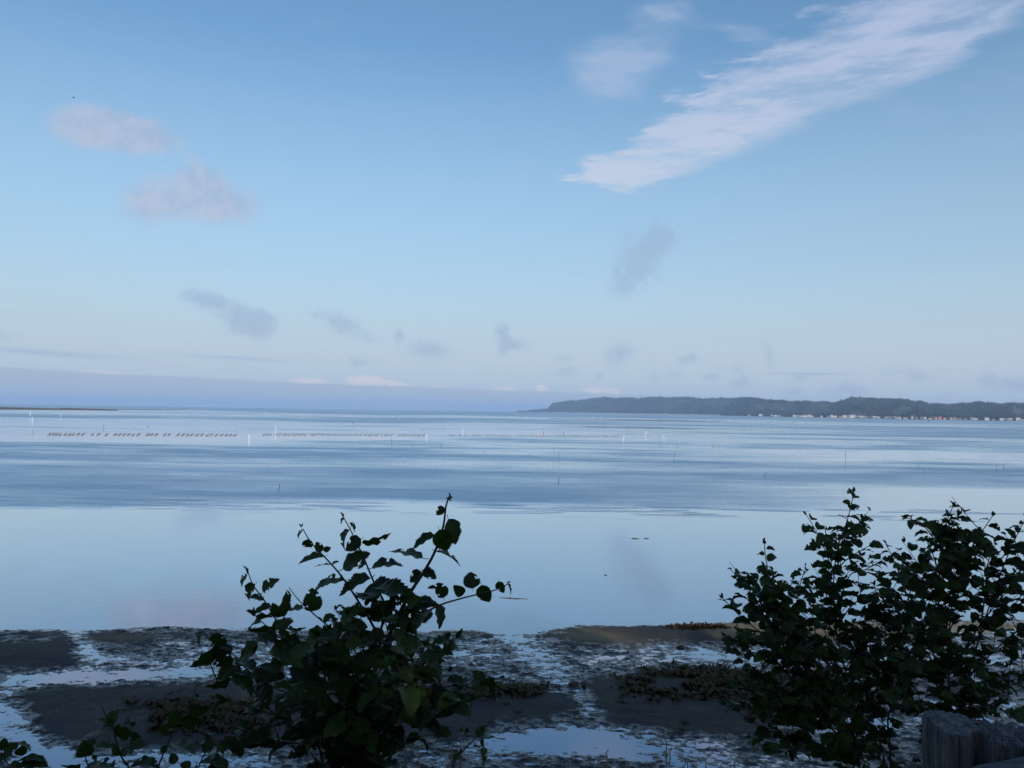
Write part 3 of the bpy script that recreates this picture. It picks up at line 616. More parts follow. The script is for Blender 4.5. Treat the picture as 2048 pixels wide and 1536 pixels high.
for x0, yt, yb, xt, w, lab in [
    (207.5, 849, 856, 207.5, 1.3, 'dark stick behind the left oyster rows'), (296.5, 850, 854.5, 296.5, 1.2, 'short dark stick behind the left oyster rows, right of its twin'), (66, 861, 868, 66, 1.0, 'faint dark stick left of the oyster rows'),
    (705, 841.5, 847, 705, 1.1, 'dark stick far behind the middle oyster rows'), (886.5, 855.5, 860, 886.5, 1.3, 'dark stick between the middle and right oyster rows'), (847.5, 857, 860, 847.5, 1.0, 'short dark stick behind the white pole at the end of the middle rows'),
    (783.3, 875, 889, 783.3, 1.2, 'dark stick in front of the middle oyster rows'), (824.5, 888.5, 894, 824.5, 1.1, 'short dark stick in front of the right end of the middle rows'), (880.5, 893, 893.2, 883.5, 1.2, None),
    (969.5, 900, 907, 969.5, 1.0, 'faint dark stick in front of the right oyster rows'), (557.5, 967, 982, 559.8, 2.2, 'thick dark leaning stake, nearest on the left half of the bay'),
    (1086.7, 862, 867, 1086.7, 1.3, 'dark stick behind the right oyster rows, left one of a pair'), (1127, 862, 867, 1127, 1.3, 'dark stick behind the right oyster rows, right one of a pair'), (1108, 893, 917, 1108, .8, 'very thin tall stick left of a darker one near the centre'),
    (1117.4, 902, 917.5, 1117.4, 1.3, 'dark stick near the centre, farther of two in line'), (1117.2, 953, 967.5, 1117.2, 1.8, 'dark stick near the centre, nearer of two in line'), (1348.4, 903, 916, 1348.4, 1.2, 'dark stick standing before the pale band right of centre'),
    (1320.6, 886, 894, 1320.6, .9, 'thin dark stick under the left leaning white pole'), (1354.2, 889, 894, 1354.2, 1.0, 'short dark stick at the left start of the pale band'), (1426.8, 887, 893, 1426.8, 1.0, 'short dark stick far right of the leaning white poles'),
    (1319.8, 840.5, 843.5, 1319.8, 1.8, 'small dark stub far out below the ridge trees'), (1690.5, 902, 932, 1690.8, 1.2, 'tallest thin stick, rising through the pale band at right'), (1528.3, 954.8, 955, 1533.5, 1.8, 'X'),
    (1836, 930, 935, 1837.5, 1.2, 'short dark stick at the near edge of the pale band at right'), (1993, 928, 942, 1993, 1.0, 'thin dark stick near the right edge, left one of a pair'), (2007.6, 929, 938.5, 2007.2, 1.3, 'dark stick near the right edge, right one of a pair'),
    (1847, 936, 952, 1847, .8, 'faint thin stick between the tall one and the right edge'), (1857, 839, 844, 1857.3, 2.2, 'dark stub close under the reddish houses of the town'), (1541.5, 832, 835.5, 1541.5, 1.8, 'dark stub close under the left end of the town')]:
    if lab is None: yt, yb, lab = 887, 893.5, 'small bent looking stick in front of the gap in the oyster rows'
    if lab == 'X': yt, yb, lab = 943.5, 955, 'dark stick leaning far to the right, beyond the right bush'
    pole(x0, yt, yb, xt, stick_mat, w, 'mooring_stick', lab, DG)

# rows of oyster lines seen end-on
oy_mat = simple_mat('oyster_clumps', (0.14, 0.12, 0.11), (0.28, 0.24, 0.22), 5, 0.9)
def oyster_mesh(seed, n, clump):
    rg = np.random.default_rng(seed); V, Fs = [], []
    for i in range(n):
        y = i * 2.25; v, f = tube([(rg.normal(0, .05), y, -.3), (rg.normal(0, .08), y, rg.uniform(.06, .19))], [.03, .025], 5); k = len(V); V += v; Fs += [tuple(a + k for a in q) for q in f]
        if rg.uniform() < clump:
            for j in range(2):
                c = np.array([rg.normal(0, .12), y + rg.uniform(-.6, .6), rg.uniform(.02, .14)]); r = rg.uniform(.05, .11); k = len(V)
                V += [tuple(c + r * np.array(q) * rg.uniform(.7, 1.2)) for q in ((1, 0, 0), (-1, 0, 0), (0, 1.6, 0), (0, -1.6, 0), (0, 0, .7), (0, 0, -.7))]
                Fs += [tuple(a + k for a in q) for q in ((0, 2, 4), (2, 1, 4), (1, 3, 4), (3, 0, 4), (2, 0, 5), (1, 2, 5), (3, 1, 5), (0, 3, 5))]
    v, f = tube([(0, -.5, .17), (.03, n * 1.1, .13), (0, n * 2.2, .17)], [.02, .02, .02], 4); k = len(V); V += v; Fs += [tuple(a + k for a in q) for q in f]
    me = bpy.data.meshes.new('oyster_row'); me.from_pydata([tuple(map(float, q)) for q in V], [], Fs); me.materials.append(oy_mat); return me
def oyster_stretch(x0, x1, step, ynear, yfar, slant, clump, label, group, seed):
    meshes = [oyster_mesh(seed + i, 9, clump) for i in range(5)]; rr = random.Random(seed); px = x0
    while px < x1:
        yn = ynear + rr.uniform(-.4, .4) + (px - x0) * .0045
        a = gp(px, yn); b_ = gp(px + slant + rr.uniform(-.8, .8), yn - (ynear - yfar))
        o = bpy.data.objects.new('oyster_row', meshes[rr.randrange(5)]); o.location = a
        o.rotation_euler = (0, 0, math.atan2(-(b_.x - a.x), b_.y - a.y)); L = math.hypot(b_.x - a.x, b_.y - a.y) / 20.0; o.scale = (1.0, L, 1.0)
        link(o); tag(o, label, 'oyster row', group); px += step * rr.uniform(.8, 1.25) * (1 if rr.random() < .93 else 2)
oyster_stretch(97, 472, 8.8, 870.5, 866.5, 5, .75, 'short row of stakes thick with brown oyster clumps in the left stretch of the beds', 'oyster rows of the left stretch', 10)
oyster_stretch(526, 850, 6.2, 871.0, 867.0, 5, .25, 'short slanting row of bare stakes and line in the middle stretch of the beds', 'oyster rows of the middle stretch', 20)
oyster_stretch(902, 1243, 6.4, 872.5, 869.0, -4, .12, 'faint row of low stakes and line in the right stretch of the beds', 'oyster rows of the right stretch', 30)

# driftwood and weed afloat on the calm water near the flat
def drift(px0, py0, px1, py1, r, name, label):
    a, b_ = gp(px0, py0), gp(px1, py1); n = 9; pts, rad = [], []
    rr = random.Random(int(px0))
    for i in range(n):
        t_ = i / (n - 1); p_ = a.lerp(b_, t_); pts.append((p_.x - a.x, p_.y - a.y + rr.uniform(-.03, .03), .002 + .012 * math.sin(math.pi * t_) * rr.uniform(.3, 1))); rad.append(r * (.25 + .75 * math.sin(math.pi * (.1 + .8 * t_)) * rr.uniform(.6, 1.2)))
    V, Fs = tube(pts, rad, 6); o = mesh_obj(name, V, Fs, stick_mat, smooth=True); o.location = a; tag(o, label, 'driftwood' if name == 'driftwood' else 'weed')
drift(998, 1195.5, 1056, 1198.5, .014, 'driftwood', 'thin dark stick floating flat on the calm water, right of the left bush')
drift(1262, 1077, 1278, 1077.5, .03, 'floating_weed', 'left one of two tiny dark weed scraps floating far out on the calm water')
drift(1288, 1077, 1298, 1077.3, .03, 'floating_weed', 'right one of two tiny dark weed scraps floating far out on the calm water')
drift(1208, 1150.5, 1214, 1151, .02, 'floating_weed', 'tiny weed scrap floating below the cloud reflection')

# weed and clods on the mud
weed_mat = simple_mat('dark_seaweed', (0.020, 0.014, 0.008), (0.045, 0.040, 0.014), 9, 0.8)
clod_mat = simple_mat('clod', (0.018, 0.015, 0.013), (0.035, 0.028, 0.020), 12, 0.8)
def mz(px, py):
    g_ = ground([px], [py]); z, _ = mud_height(np.array([px], float), np.array([py], float), g_[:, 0], g_[:, 1]); return Vector((g_[0, 0], g_[0, 1], max(float(z[0]), 0)))
def lump(r, seed, flat=.5):
    bm = bmesh.new(); bmesh.ops.create_icosphere(bm, subdivisions=2, radius=1)
    for v in bm.verts:
        n_ = mnoise.noise(v.co * 1.7 + Vector((seed, 0, 0))); v.co = v.co * (1 + .45 * n_) * r; v.co.z *= flat
    me = bpy.data.meshes.new('mud_clod'); bm.to_mesh(me); bm.free(); me.materials.append(clod_mat); return me
lumps = [lump(1, s * 3.1, .42) for s in range(5)]
CL = [(1148, 1371, .12, 'dark clod standing alone in the narrow channel between the two mud banks'), (1257, 1355, .09, 'dark clod at the left rim of the right mud bank'), (1275, 1374, .06, 'small clod left of the right weed patch'), (1303, 1391, .07, 'clod on the bare mud in front of the right weed patch'),
      (1352, 1405, .08, 'clod close in front of the right weed patch'), (1393, 1402, .08, 'clod under the right half of the right weed patch'), (1370, 1448, .08, 'clod at the near edge of the right mud bank'), (1237, 1407, .06, 'small greenish clod on the left of the right mud bank'),
      (1012, 1411, .07, 'clod in front of the weed on the left mud bank'), (1037, 1427, .08, 'clod near the tip of the left mud bank'), (967, 1404, .07, 'clod close in front of the weed on the left mud bank'), (1361, 1296, .10, 'dark clod on the flat behind the right mud bank'),
      (1282, 1358, .06, 'little clod between the channel and the right weed patch'), (1364, 1461, .06, 'little clod on the wet edge in front of the right mud bank'), (1068, 1377, .08, 'clod at the right end of the weed on the left mud bank')]
for i, (px, py, r, lab) in enumerate(CL):
    o = bpy.data.objects.new('mud_clod', lumps[i % 5]); q = mz(px, py); o.location = (q.x, q.y, q.z + r * .15); o.scale = (r, r, r); o.rotation_euler = (0, 0, i * 1.3); link(o); tag(o, lab, 'clod', 'dark clods lying on the mud')
def weed_patch(cx, cy, rx, ry, n, label, seed):
    rg = np.random.default_rng(seed); V, Fs = [], []; c0 = mz(cx, cy); k = 0
    while k < n:
        a, b_ = rg.normal(0, .5), rg.normal(0, .5)
        if fbm(np.array([a * 3 + seed]), np.array([b_ * 3]), 2, 3)[0] < .45: continue
        q = mz(cx + a * rx, cy + b_ * ry); s = rg.uniform(.05, .13); k += 1
        for j in range(5):
            ang = rg.uniform(0, 6.28); d_ = np.array([math.cos(ang), math.sin(ang), rg.uniform(.1, .9)]) * s; w_ = np.array([-math.sin(ang), math.cos(ang), 0]) * s * .35; m0 = len(V)
            base = np.array([q.x - c0.x, q.y - c0.y, q.z - .01]) + rg.normal(0, .03, 3) * (1, 1, 0)
            V += [tuple(base - w_), tuple(base + w_), tuple(base + d_ + w_ * .6 + (0, 0, .01)), tuple(base + d_ - w_ * .6)]; Fs.append((m0, m0 + 1, m0 + 2, m0 + 3))
    o = mesh_obj('seaweed', [tuple(map(float, v)) for v in V], Fs, weed_mat); o.location = (c0.x, c0.y, 0); tag(o, label, 'seaweed', kind='stuff')
weed_patch(1400, 1371, 125, 30, 1100, 'brown seaweed heaped on the right mud bank', 3)
weed_patch(1003, 1387, 75, 12, 260, 'brown seaweed strewn on the left mud bank', 4)
weed_patch(400, 1437, 120, 30, 700, 'brown green seaweed strewn on the mud behind the left bush', 5)
weed_patch(1395, 1257, 60, 4, 160, 'dark seaweed line at the water edge beside the sunlit tan strip', 6)
weed_patch(1560, 1400, 110, 40, 500, 'seaweed on the mud behind the right bushes', 7)

# ---------------------------------------------------------------- trees on the bluff behind the viewpoint: they keep the sun off the foreground
dark_leaf_mat = simple_mat('tree_foliage', (0.020, 0.035, 0.012), (0.050, 0.070, 0.022), 2.0, 0.8)
def back_tree(x, y, top, R, i, label):
    z0 = bz(x, y); h = top - z0; rg = np.random.default_rng(100 + i)
    root = link(bpy.data.objects.new('broadleaf_tree', None)); root.location = (x, y, z0); tag(root, label, 'tree', 'trees on the bluff behind the viewpoint')
    V, Fs = tube([(0, 0, -.3), (.1, .05, h * .3), (-.1, 0, h * .6), (0, 0, h * .9)], [.28, .2, .12, .03], 8)
    for k in range(7):
        a = k * 2.4; zb = h * (.3 + .08 * k); v, f = tube([(0, 0, zb), (R * .5 * math.cos(a), R * .5 * math.sin(a), zb + R * .35), (R * .85 * math.cos(a), R * .85 * math.sin(a), zb + R * .5)], [.09, .05, .02], 6)
        m0 = len(V); V += v; Fs += [tuple(q + m0 for q in t_) for t_ in f]
    mesh_obj('trunk', V, Fs, bark_mat, root)
    n = 5200; c = rg.normal(0, 1, (n, 3)); c /= np.linalg.norm(c, axis=1)[:, None]; rad = rg.uniform(.35, 1, n) ** .5
    c = c * rad[:, None] * np.array([R, R, h * .48]); c[:, 2] += h * .52
    lob = fbm(c[:, 0] / R * 2 + i, c[:, 2] / R * 1.5 + c[:, 1] / R, 2, i) > .30; c = c[lob]; n = len(c)
    u = rg.normal(0, 1, (n, 3)); u /= np.linalg.norm(u, axis=1)[:, None]; w = np.cross(u, rg.normal(0, 1, (n, 3))); w /= np.linalg.norm(w, axis=1)[:, None]
    s = rg.uniform(.2, .42, n)[:, None]
    P = np.stack([c - u * s, c + w * s * .6, c + u * s, c - w * s * .6], 1).reshape(-1, 3)
    mesh_obj('crown', P, np.arange(4 * n).reshape(-1, 4), dark_leaf_mat, root)
SL = math.tan(SUN_EL) / abs(SUN_VEC.y / math.cos(SUN_EL)); SX = SUN_VEC.x / abs(SUN_VEC.y)
bt = [(-19, -9, 30), (-15.5, -12, 29), (-12, -9, 29), (-8.5, -11, 28), (-5.5, -8.5, 27), (-2.6, -10.5, 25.5), (-.2, -8.5, 23.6), (1.4, -9.5, 20.2), (2.9, -8.0, 18.6), (4.2, -10.0, 20.0), (5.6, -9.5, 21.8), (7.2, -9, 20.4), (9.4, -10, 20.0), (12, -9, 20.0), (15, -10, 20.2), (18, -9, 20.2), (21, -10, 20.6), (25, -9, 22)]
PLACE = ['far left end', 'second from the left end', 'third from the left end', 'left of a taller neighbour', 'tallest of the left half', 'left of the middle', 'just left of the gap', 'low one in the gap', 'lowest one in the gap', 'right side of the gap', 'tall one right of the gap', 'right of the gap pair', 'middle of the right half',
         'bushy one in the right half', 'fourth from the right end', 'third from the right end', 'second from the right end', 'far right end']
for i, (sx, ty, reach) in enumerate(bt):      # sx: where its shadow tip falls on the flat, reach: how far out
    top = (reach - ty) * SL; back_tree(sx + (reach - ty) * SX, ty, top, 2.3, i, f'leafy tree behind the viewpoint, {PLACE[i]} of the row')

# ---------------------------------------------------------------- leaves
leaf_mat, T, p, out = material('alder_leaf')
co = T.new('ShaderNodeTexCoord').outputs['Object']; sp = T.new('ShaderNodeSeparateXYZ', i_Vector=co)
ay = T.math('ABSOLUTE', sp.outputs[1]); q = T.math('SUBTRACT', sp.outputs[0], T.math('MULTIPLY', ay, 0.9))
vein = T.math('ABSOLUTE', T.math('SINE', T.math('MULTIPLY', q, 26.0)))
mid = T.ramp(ay, 0.0, 0.02)
veinm = T.math('MULTIPLY', T.ramp(vein, 0.0, 0.22), mid)
rnd = T.new('ShaderNodeObjectInfo').outputs['Random']; n_ = T.noise(co, 5.0, 3)
base = T.mix(T.ramp(T.math('ADD', T.math('MULTIPLY', n_, .5), T.math('MULTIPLY', rnd, .6)), .2, .9), (0.010, 0.022, 0.006, 1), (0.030, 0.056, 0.012, 1))
col = T.mix(veinm, (0.045, 0.07, 0.025, 1), base)
geo = T.new('ShaderNodeNewGeometry').outputs['Backfacing']; col = T.mix(geo, col, T.mix(0.5, col, (0.04, 0.065, 0.035, 1)))
T.inp(p, 'Base_Color', col); p.inputs['Roughness'].default_value = 0.42; p.inputs['Specular IOR Level'].default_value = 0.12
b = T.new('ShaderNodeBump', i_Height=veinm); b.inputs['Strength'].default_value = 0.35; b.inputs['Distance'].default_value = 0.02; T.inp(p, 'Normal', b.outputs[0])
tr = T.new('ShaderNodeBsdfTranslucent', i_Color=(0.03, 0.07, 0.008, 1)); ms = T.new('ShaderNodeMixShader'); ms.inputs[0].default_value = 0.22
m_ = leaf_mat.node_tree; m_.links.new(p.outputs[0], ms.inputs[1]); m_.links.new(tr.outputs[0], ms.inputs[2]); m_.links.new(ms.outputs[0], out.inputs[0])
twig_mat = simple_mat('twig_bark', (0.030, 0.020, 0.016), (0.055, 0.040, 0.030), 25, 0.75)

LW = 0.40      # half width of a leaf of length one
def leaf_mesh(seed, bend, fold, holes=0, narrow=1.0, twist=0.0):
    """ovate double-serrate leaf, length one along +X, stalk at the origin; veined surface on both sides of a bent midrib"""
    rr = random.Random(seed); n = 13; prof = []
    for i in range(n + 1):
        t = i / n; w = LW * narrow * (math.sin(math.pi * t ** 0.72) ** 0.8 if 0 < t < 1 else 0) * (1 - .12 * t); prof.append(w)
    def pos(t, y):
        # droop along the midrib, folded up to both sides, wavy between the veins
        ang = bend * t * t; x_ = 0.0; z_ = 0.0; k = 10
        for j in range(k):
            a = bend * ((j + .5) / k * t) ** 1.2 * 1.0; x_ += math.cos(a) * t / k; z_ -= math.sin(a) * t / k
        a = bend * t ** 1.2; up = abs(y) * fold + .035 * math.sin(t * 19 + (2 if y > 0 else 0)) * abs(y) / LW + twist * y * t
        return (x_ + up * math.sin(a), y, z_ + up * math.cos(a))
    V, Fs = [], []
    for i in range(n + 1): V.append(pos(i / n, 0))
    for side in (1, -1):
        mids, outs, teeth = [], [], []
        for i in range(n + 1):
            t = i / n; w = prof[i] * (1 + rr.uniform(-.04, .04))
            mids.append(len(V)); V.append(pos(t, side * w * .55)); outs.append(len(V)); V.append(pos(t, side * w))
        for i in range(n):
            hole = holes and rr.random() < .10 * holes and 1 < i < n - 2
            q = [(i, i + 1, mids[i + 1], mids[i])]
            if not hole: q.append((mids[i], mids[i + 1], outs[i + 1], outs[i]))
            elif rr.random() < .6: 
                q = [(i, i + 1, mids[i + 1], mids[i])]
                m0 = len(V); V.append(pos((i + .5) / n, side * prof[i] * .9)); q += [(mids[i + 1], outs[i + 1], m0), (outs[i], mids[i], m0)]
            # tooth pointing to the tip
            t = (i + .78) / n; w = (prof[i] * .22 + prof[i + 1] * .78) + LW * .125 * narrow * (1 if 0 < i < n - 1 else .4) * rr.uniform(.6, 1.3)
            m1 = len(V); V.append(pos(min(t + .03, 1), side * w)); m2 = len(V); V.append(pos((i + .35) / n, side * ((prof[i] * .65 + prof[i + 1] * .35) + LW * .05)))
            if not hole: q += [(outs[i], outs[i + 1], m1, m2)]
            for f in q: Fs.append(f if side > 0 else f[::-1])
    # stalk
    v, f = tube([(-.16, 0, .035), (-.07, 0, .0), (.12, 0, -.006)], [.013, .012, .008], 4, cap=False); m0 = len(V); V += v; Fs += [tuple(a + m0 for a in q_) for q_ in f]
    me = bpy.data.meshes.new('leaf'); me.from_pydata(V, [], Fs); me.update(); me.polygons.foreach_set('use_smooth', [True] * len(me.polygons)); me.materials.append(leaf_mat); return me
LEAVES = [leaf_mesh(s, b_, f_, h_, nw, tw) for s, (b_, f_, h_, nw, tw) in enumerate([(.5, .25, 0, 1, .1), (.9, .35, 1, 1, -.1), (1.3, .3, 0, .9, 0), (.3, .15, 2, 1.05, .15), (1.0, .5, 0, .95, .2), (.7, .2, 1, 1.1, -.2), (1.6, .4, 0, .85, .1), (.2, .4, 0, .9, -.1), (1.1, .15, 2, 1, 0), (.6, .6, 0, 1, .1)])]
FLAT_LEAVES = [LEAVES[i] for i in (0, 3, 5, 7, 1)]
DROOP = [LEAVES[i] for i in (1, 2, 4, 6, 8, 5, 2, 4)]
BUDLEAF = leaf_mesh(77, 1.2, .8, 0, .55)

def leaf_obj(me, base, tip, normal, parent, width=1.0):
    d = tip - base; L = d.length; x = d.normalized(); z = (normal - x * normal.dot(x)).normalized(); y = z.cross(x)
    o = bpy.data.objects.new('leaf', me)
    o.matrix_world = Matrix(((x.x * L, y.x * L * width, z.x * L, base.x), (x.y * L, y.y * L * width, z.y * L, base.y), (x.z * L, y.z * L * width, z.z * L, base.z), (0, 0, 0, 1)))
    COL.objects.link(o); return o
class Shrub:
    def __init__(s, name, label, root_px, depth, cat='shrub', group=None, seed=0, leaf_len=.085, keep=None):
        s.depth = depth; s.rr = random.Random(seed); s.leaf_len = leaf_len; s.group = group; s.keep = keep
        base = at_depth(*root_px, depth); base.z = bz(base.x, base.y) - .03
        s.root = link(bpy.data.objects.new(name, None)); s.root.location = base; tag(s.root, label, cat, group); s.base = base
        s.leaves = []; s.stems = []; s.droop = False
    def stem(s, pts, r0, r1, zoff=0.0, spacing=None, size=1.0, leaves=True, to_root=False, dz=0.25, twigs=0.0, start=0.0):
        """pts: surveyed points from the root end to the tip"""
        rr = s.rr; n = len(pts); P = []
        for i, (x, y) in enumerate(pts):
            dep = s.depth + zoff * (i / max(1, n - 1)) + (0 if to_root else 0); P.append(at_depth(x, y, dep))
        if to_root: P = [s.base.copy(), s.base.lerp(P[0], .55) + Vector((.03, 0, .04))] + P
        # smooth
        Q = []
        for i in range(len(P) - 1):
            a = P[max(i - 1, 0)]; b_ = P[i]; c = P[i + 1]; d = P[min(i + 2, len(P) - 1)]
            for k in range(4):
                t = k / 4; Q.append(.5 * ((2 * b_) + (c - a) * t + (2 * a - 5 * b_ + 4 * c - d) * t * t + (3 * b_ - a - 3 * c + d) * t ** 3))
        Q.append(P[-1]); m = len(Q)
        s.tube_stem(Q, [r0 + (r1 - r0) * (i / (m - 1)) ** .8 for i in range(m)])
        if leaves: s.dress(Q, spacing or s.leaf_len * .55, size, start, twigs)
        return Q
    def tube_stem(s, Q, rad):
        V, Fs = tube([tuple(q - s.base) for q in Q], rad, 6); o = mesh_obj('stem', V, Fs, twig_mat, s.root, smooth=True); s.stems.append(o)
    def dress(s, Q, spacing, size, start=0.0, twigs=0.0):
        rr = s.rr; acc = 0; side = rr.choice((-1, 1)); total = sum((Q[i + 1] - Q[i]).length for i in range(len(Q) - 1)); run = 0; nxt = total * start + spacing * .5
        for i in range(len(Q) - 1):
            seg = (Q[i + 1] - Q[i]); L = seg.length
            while run + L > nxt:
                p_ = Q[i] + seg * ((nxt - run) / L); frac = nxt / total; side = -side
                s.add_leaf(p_, seg.normalized(), side, size * (1 - .55 * max(0, frac - .75) * 4 * .8 if frac > .75 else 1))
                if twigs and rr.random() < twigs and frac < .85: s.twig(p_, seg.normalized(), side)
                nxt += spacing * rr.uniform(.7, 1.35)
            run += L
        # young leaves folded at the tip
        e = Q[-1]; d = (Q[-1] - Q[-2]).normalized()
        for k in range(3):
            dirn = (d + Vector((rr.uniform(-.7, .7), rr.uniform(-.5, .5), rr.uniform(-.3, .3)))).normalized(); L = s.leaf_len * rr.uniform(.22, .4)
            s.put(BUDLEAF, e, e + dirn * L, Vector((rr.uniform(-1, 1), -1, rr.uniform(-.2, 1))), .8)
    def twig(s, p_, d, side):
        rr = s.rr; out_ = Vector((side * rr.uniform(.5, 1), rr.uniform(-.9, .9), rr.uniform(.0, .7))); dirn = (d * .7 + out_).normalized(); L = s.leaf_len * rr.uniform(1.6, 3.4)
        Q = [p_ + dirn * L * t + Vector((0, 0, .12 * L * t * t)) for t in (0, .25, .5, .75, 1)]
        if s.keep and not s.keep(Q[-1]): return
        s.tube_stem(Q, [.003, .0027, .0023, .0018, .0012]); s.dress(Q, s.leaf_len * .5, .85, .2)
    def add_leaf(s, p_, d, side, size):
        rr = s.rr; L = s.leaf_len * size * rr.uniform(.7, 1.15); lat = Vector((side * rr.uniform(.5, 1.0), rr.uniform(-.75, .75), 0))
        dirn = (lat + d * rr.uniform(.1, .6) + Vector((0, 0, rr.uniform(-.35, .25)))).normalized()
        nrm = Vector((rr.uniform(-.35, .35), rr.uniform(-.75, .25), rr.uniform(.45, 1)))
        if s.droop: dirn = (dirn + Vector((0, 0, rr.uniform(.0, .45)))).normalized()
        b_ = p_ + dirn * L * .16
        s.put(rr.choice(DROOP if s.droop else LEAVES), b_, b_ + dirn * L, nrm, rr.uniform(.85, 1.1))
    def put(s, me, base, tip, nrm, width=1.0):
        if s.keep and not (s.keep(base) and s.keep(tip)): return
        s.leaves.append((me, base.copy(), tip.copy(), nrm.copy(), width))
    def explicit(s, bx, by, tx, ty, w, depth=None, me=None):
        """leaf seen from (bx,by) to (tx,ty) with apparent width w, all in photograph pixels"""
        rr = s.rr; w = w * 1.12; tx = bx + (tx - bx) * 1.07; ty = by + (ty - by) * 1.07; dep = depth or s.depth + rr.uniform(-.04, .04); Lp = math.hypot(tx - bx, ty - by); full = 2 * LW * 1.1
        L = max(Lp, w / full * .98); dz_ = math.sqrt(max(L * L - Lp * Lp, 0)) / F * dep * rr.choice((-1, 1))
        b_ = at_depth(bx, by, dep); t_ = at_depth(tx, ty, dep + dz_ if dz_ else dep); x = (t_ - b_).normalized()
        view = Vector(CAM) - (b_ + t_) / 2; view = (view - x * view.dot(x)).normalized(); roll = math.acos(max(-1, min(1, w / (L * full)))) * (1 if rr.random() < .7 else -1)
        nrm = Matrix.Rotation(roll, 3, x) @ view
        if nrm.z < -.2 and rr.random() < .7: nrm = Matrix.Rotation(-2 * roll, 3, x) @ nrm
        s.leaves.insert(0, (me or rr.choice(FLAT_LEAVES), b_, t_, nrm, 1.0)); s.nexp = getattr(s, 'nexp', 0) + 1
    def finish(s, limit=298):
        ex, rest = s.leaves[:getattr(s, 'nexp', 0)], s.leaves[getattr(s, 'nexp', 0):]
        s.rr.shuffle(rest); rest.sort(key=lambda L: L[1].y * 10 // 1); allL = ex + rest
        inv = Matrix.Translation(-s.base)
        for L in allL[:limit]:
            o = leaf_obj(L[0], L[1], L[2], L[3], s.root, L[4]); o.matrix_world = inv @ o.matrix_world; o.parent = s.root
        extra = allL[limit:]
        if extra:
            bm = bmesh.new()
            for me, b_, t_, nr, w_ in extra:
                d = t_ - b_; L = d.length; x = d.normalized(); z = (nr - x * nr.dot(x)).normalized(); y = z.cross(x)
                M = inv @ Matrix(((x.x * L, y.x * L * w_, z.x * L, b_.x), (x.y * L, y.y * L * w_, z.y * L, b_.y), (x.z * L, y.z * L * w_, z.z * L, b_.z), (0, 0, 0, 1)))
                n0 = len(bm.verts); bm.from_mesh(me); bm.verts.ensure_lookup_table()
                for v in bm.verts[n0:]: v.co = M @ v.co
            me = bpy.data.meshes.new('foliage'); bm.to_mesh(me); bm.free(); me.materials.append(leaf_mat)
            o = link(bpy.data.objects.new('foliage', me), s.root); o['kind'] = 'stuff'
        print('shrub leaves', len(allL))
def to_px(v):
    d = np.array(v) - CAM; z = float(d @ _f); return 1024 + F * float(d @ RIGHT) / z, 768 - F * float(d @ UP) / z
def envelope(poly):
    def k(v):
        x, y = to_px(v)
        top = np.interp(x, [a for a, _ in poly], [b for _, b in poly], left=9999, right=9999); return y > top - 20
    return k

# left bush
A = Shrub('alder_shrub', 'young leafy alder bush in the left foreground, its bare shoot tips standing against the water', (705, 1536), 2.5, group=None, seed=3, leaf_len=.088,
          keep=envelope([(385, 1400), (395, 1270), (450, 1270), (475, 1235), (560, 1240), (600, 1265), (660, 1235), (700, 1190), (850, 1190), (890, 1260), (960, 1290), (1005, 1360), (1010, 1500)]))
st = A.stem
st([(705, 1480), (715, 1420), (735, 1370), (770, 1290), (812, 1200), (850, 1140), (872, 1098), (887, 1050), (892, 1012), (900, 990)], .011, .0022, 0, to_root=True, start=.45, spacing=.05)
st([(735, 1380), (760, 1290), (745, 1250), (720, 1208), (685, 1155), (655, 1120), (622, 1085), (606, 1058)], .006, .0015, .08, start=.1, leaves=True)
st([(757, 1275), (770, 1215), (748, 1165), (725, 1110), (702, 1062), (684, 1030)], .005, .0014, -.08, start=.1)
st([(760, 1330), (790, 1270), (840, 1232), (880, 1210), (930, 1195), (990, 1180), (1018, 1167)], .005, .0013, -.12, start=.1)
st([(700, 1470), (660, 1400), (600, 1335), (568, 1280), (553, 1242), (528, 1200), (505, 1168), (494, 1135)], .007, .0014, .1, to_root=True, start=.35)
st([(710, 1450), (700, 1320), (665, 1262), (632, 1232), (600, 1203), (578, 1175)], .005, .0013, .14, to_root=True, start=.4)
st([(640, 1500), (560, 1440), (510, 1385), (465, 1330), (430, 1290), (402, 1258)], .006, .0013, -.1, to_root=True, start=.4)
st([(715, 1430), (770, 1380), (840, 1335), (870, 1312), (912, 1275)], .005, .0013, -.15, to_root=True, start=.4)
st([(710, 1480), (760, 1440), (830, 1392), (890, 1374), (950, 1368), (1000, 1356)], .005, .0012, -.1, to_root=True, start=.4)
st([(440, 1372), (427, 1345), (421, 1329)], .003, .0015, 0, leaves=False)
for i, (pts, zo) in enumerate([([(690, 1500), (600, 1450), (520, 1420), (450, 1400)], -.2), ([(700, 1500), (640, 1420), (560, 1380), (480, 1345)], .2), ([(705, 1490), (690, 1400), (640, 1330), (600, 1290)], -.25),
                               ([(710, 1470), (720, 1380), (690, 1300), (680, 1260)], -.3), ([(715, 1470), (780, 1400), (830, 1330), (850, 1290)], -.3), ([(720, 1490), (800, 1440), (880, 1420), (940, 1400)], -.25), ([(715, 1500), (790, 1480), (860, 1470), (930, 1460)], .2),
                               ([(700, 1500), (620, 1490), (540, 1480), (470, 1465)], .15), ([(705, 1490), (750, 1360), (800, 1280), (815, 1240)], .25), ([(700, 1520), (650, 1470), (600, 1400), (560, 1330)], -.35), ([(710, 1520), (780, 1450), (800, 1390), (790, 1330)], -.4), ([(700, 1510), (640, 1440), (650, 1370), (640, 1310)], .3)]):
    st(pts, .0045, .0013, zo, to_root=(i % 3 == 0), start=.15, spacing=.045, twigs=.35)
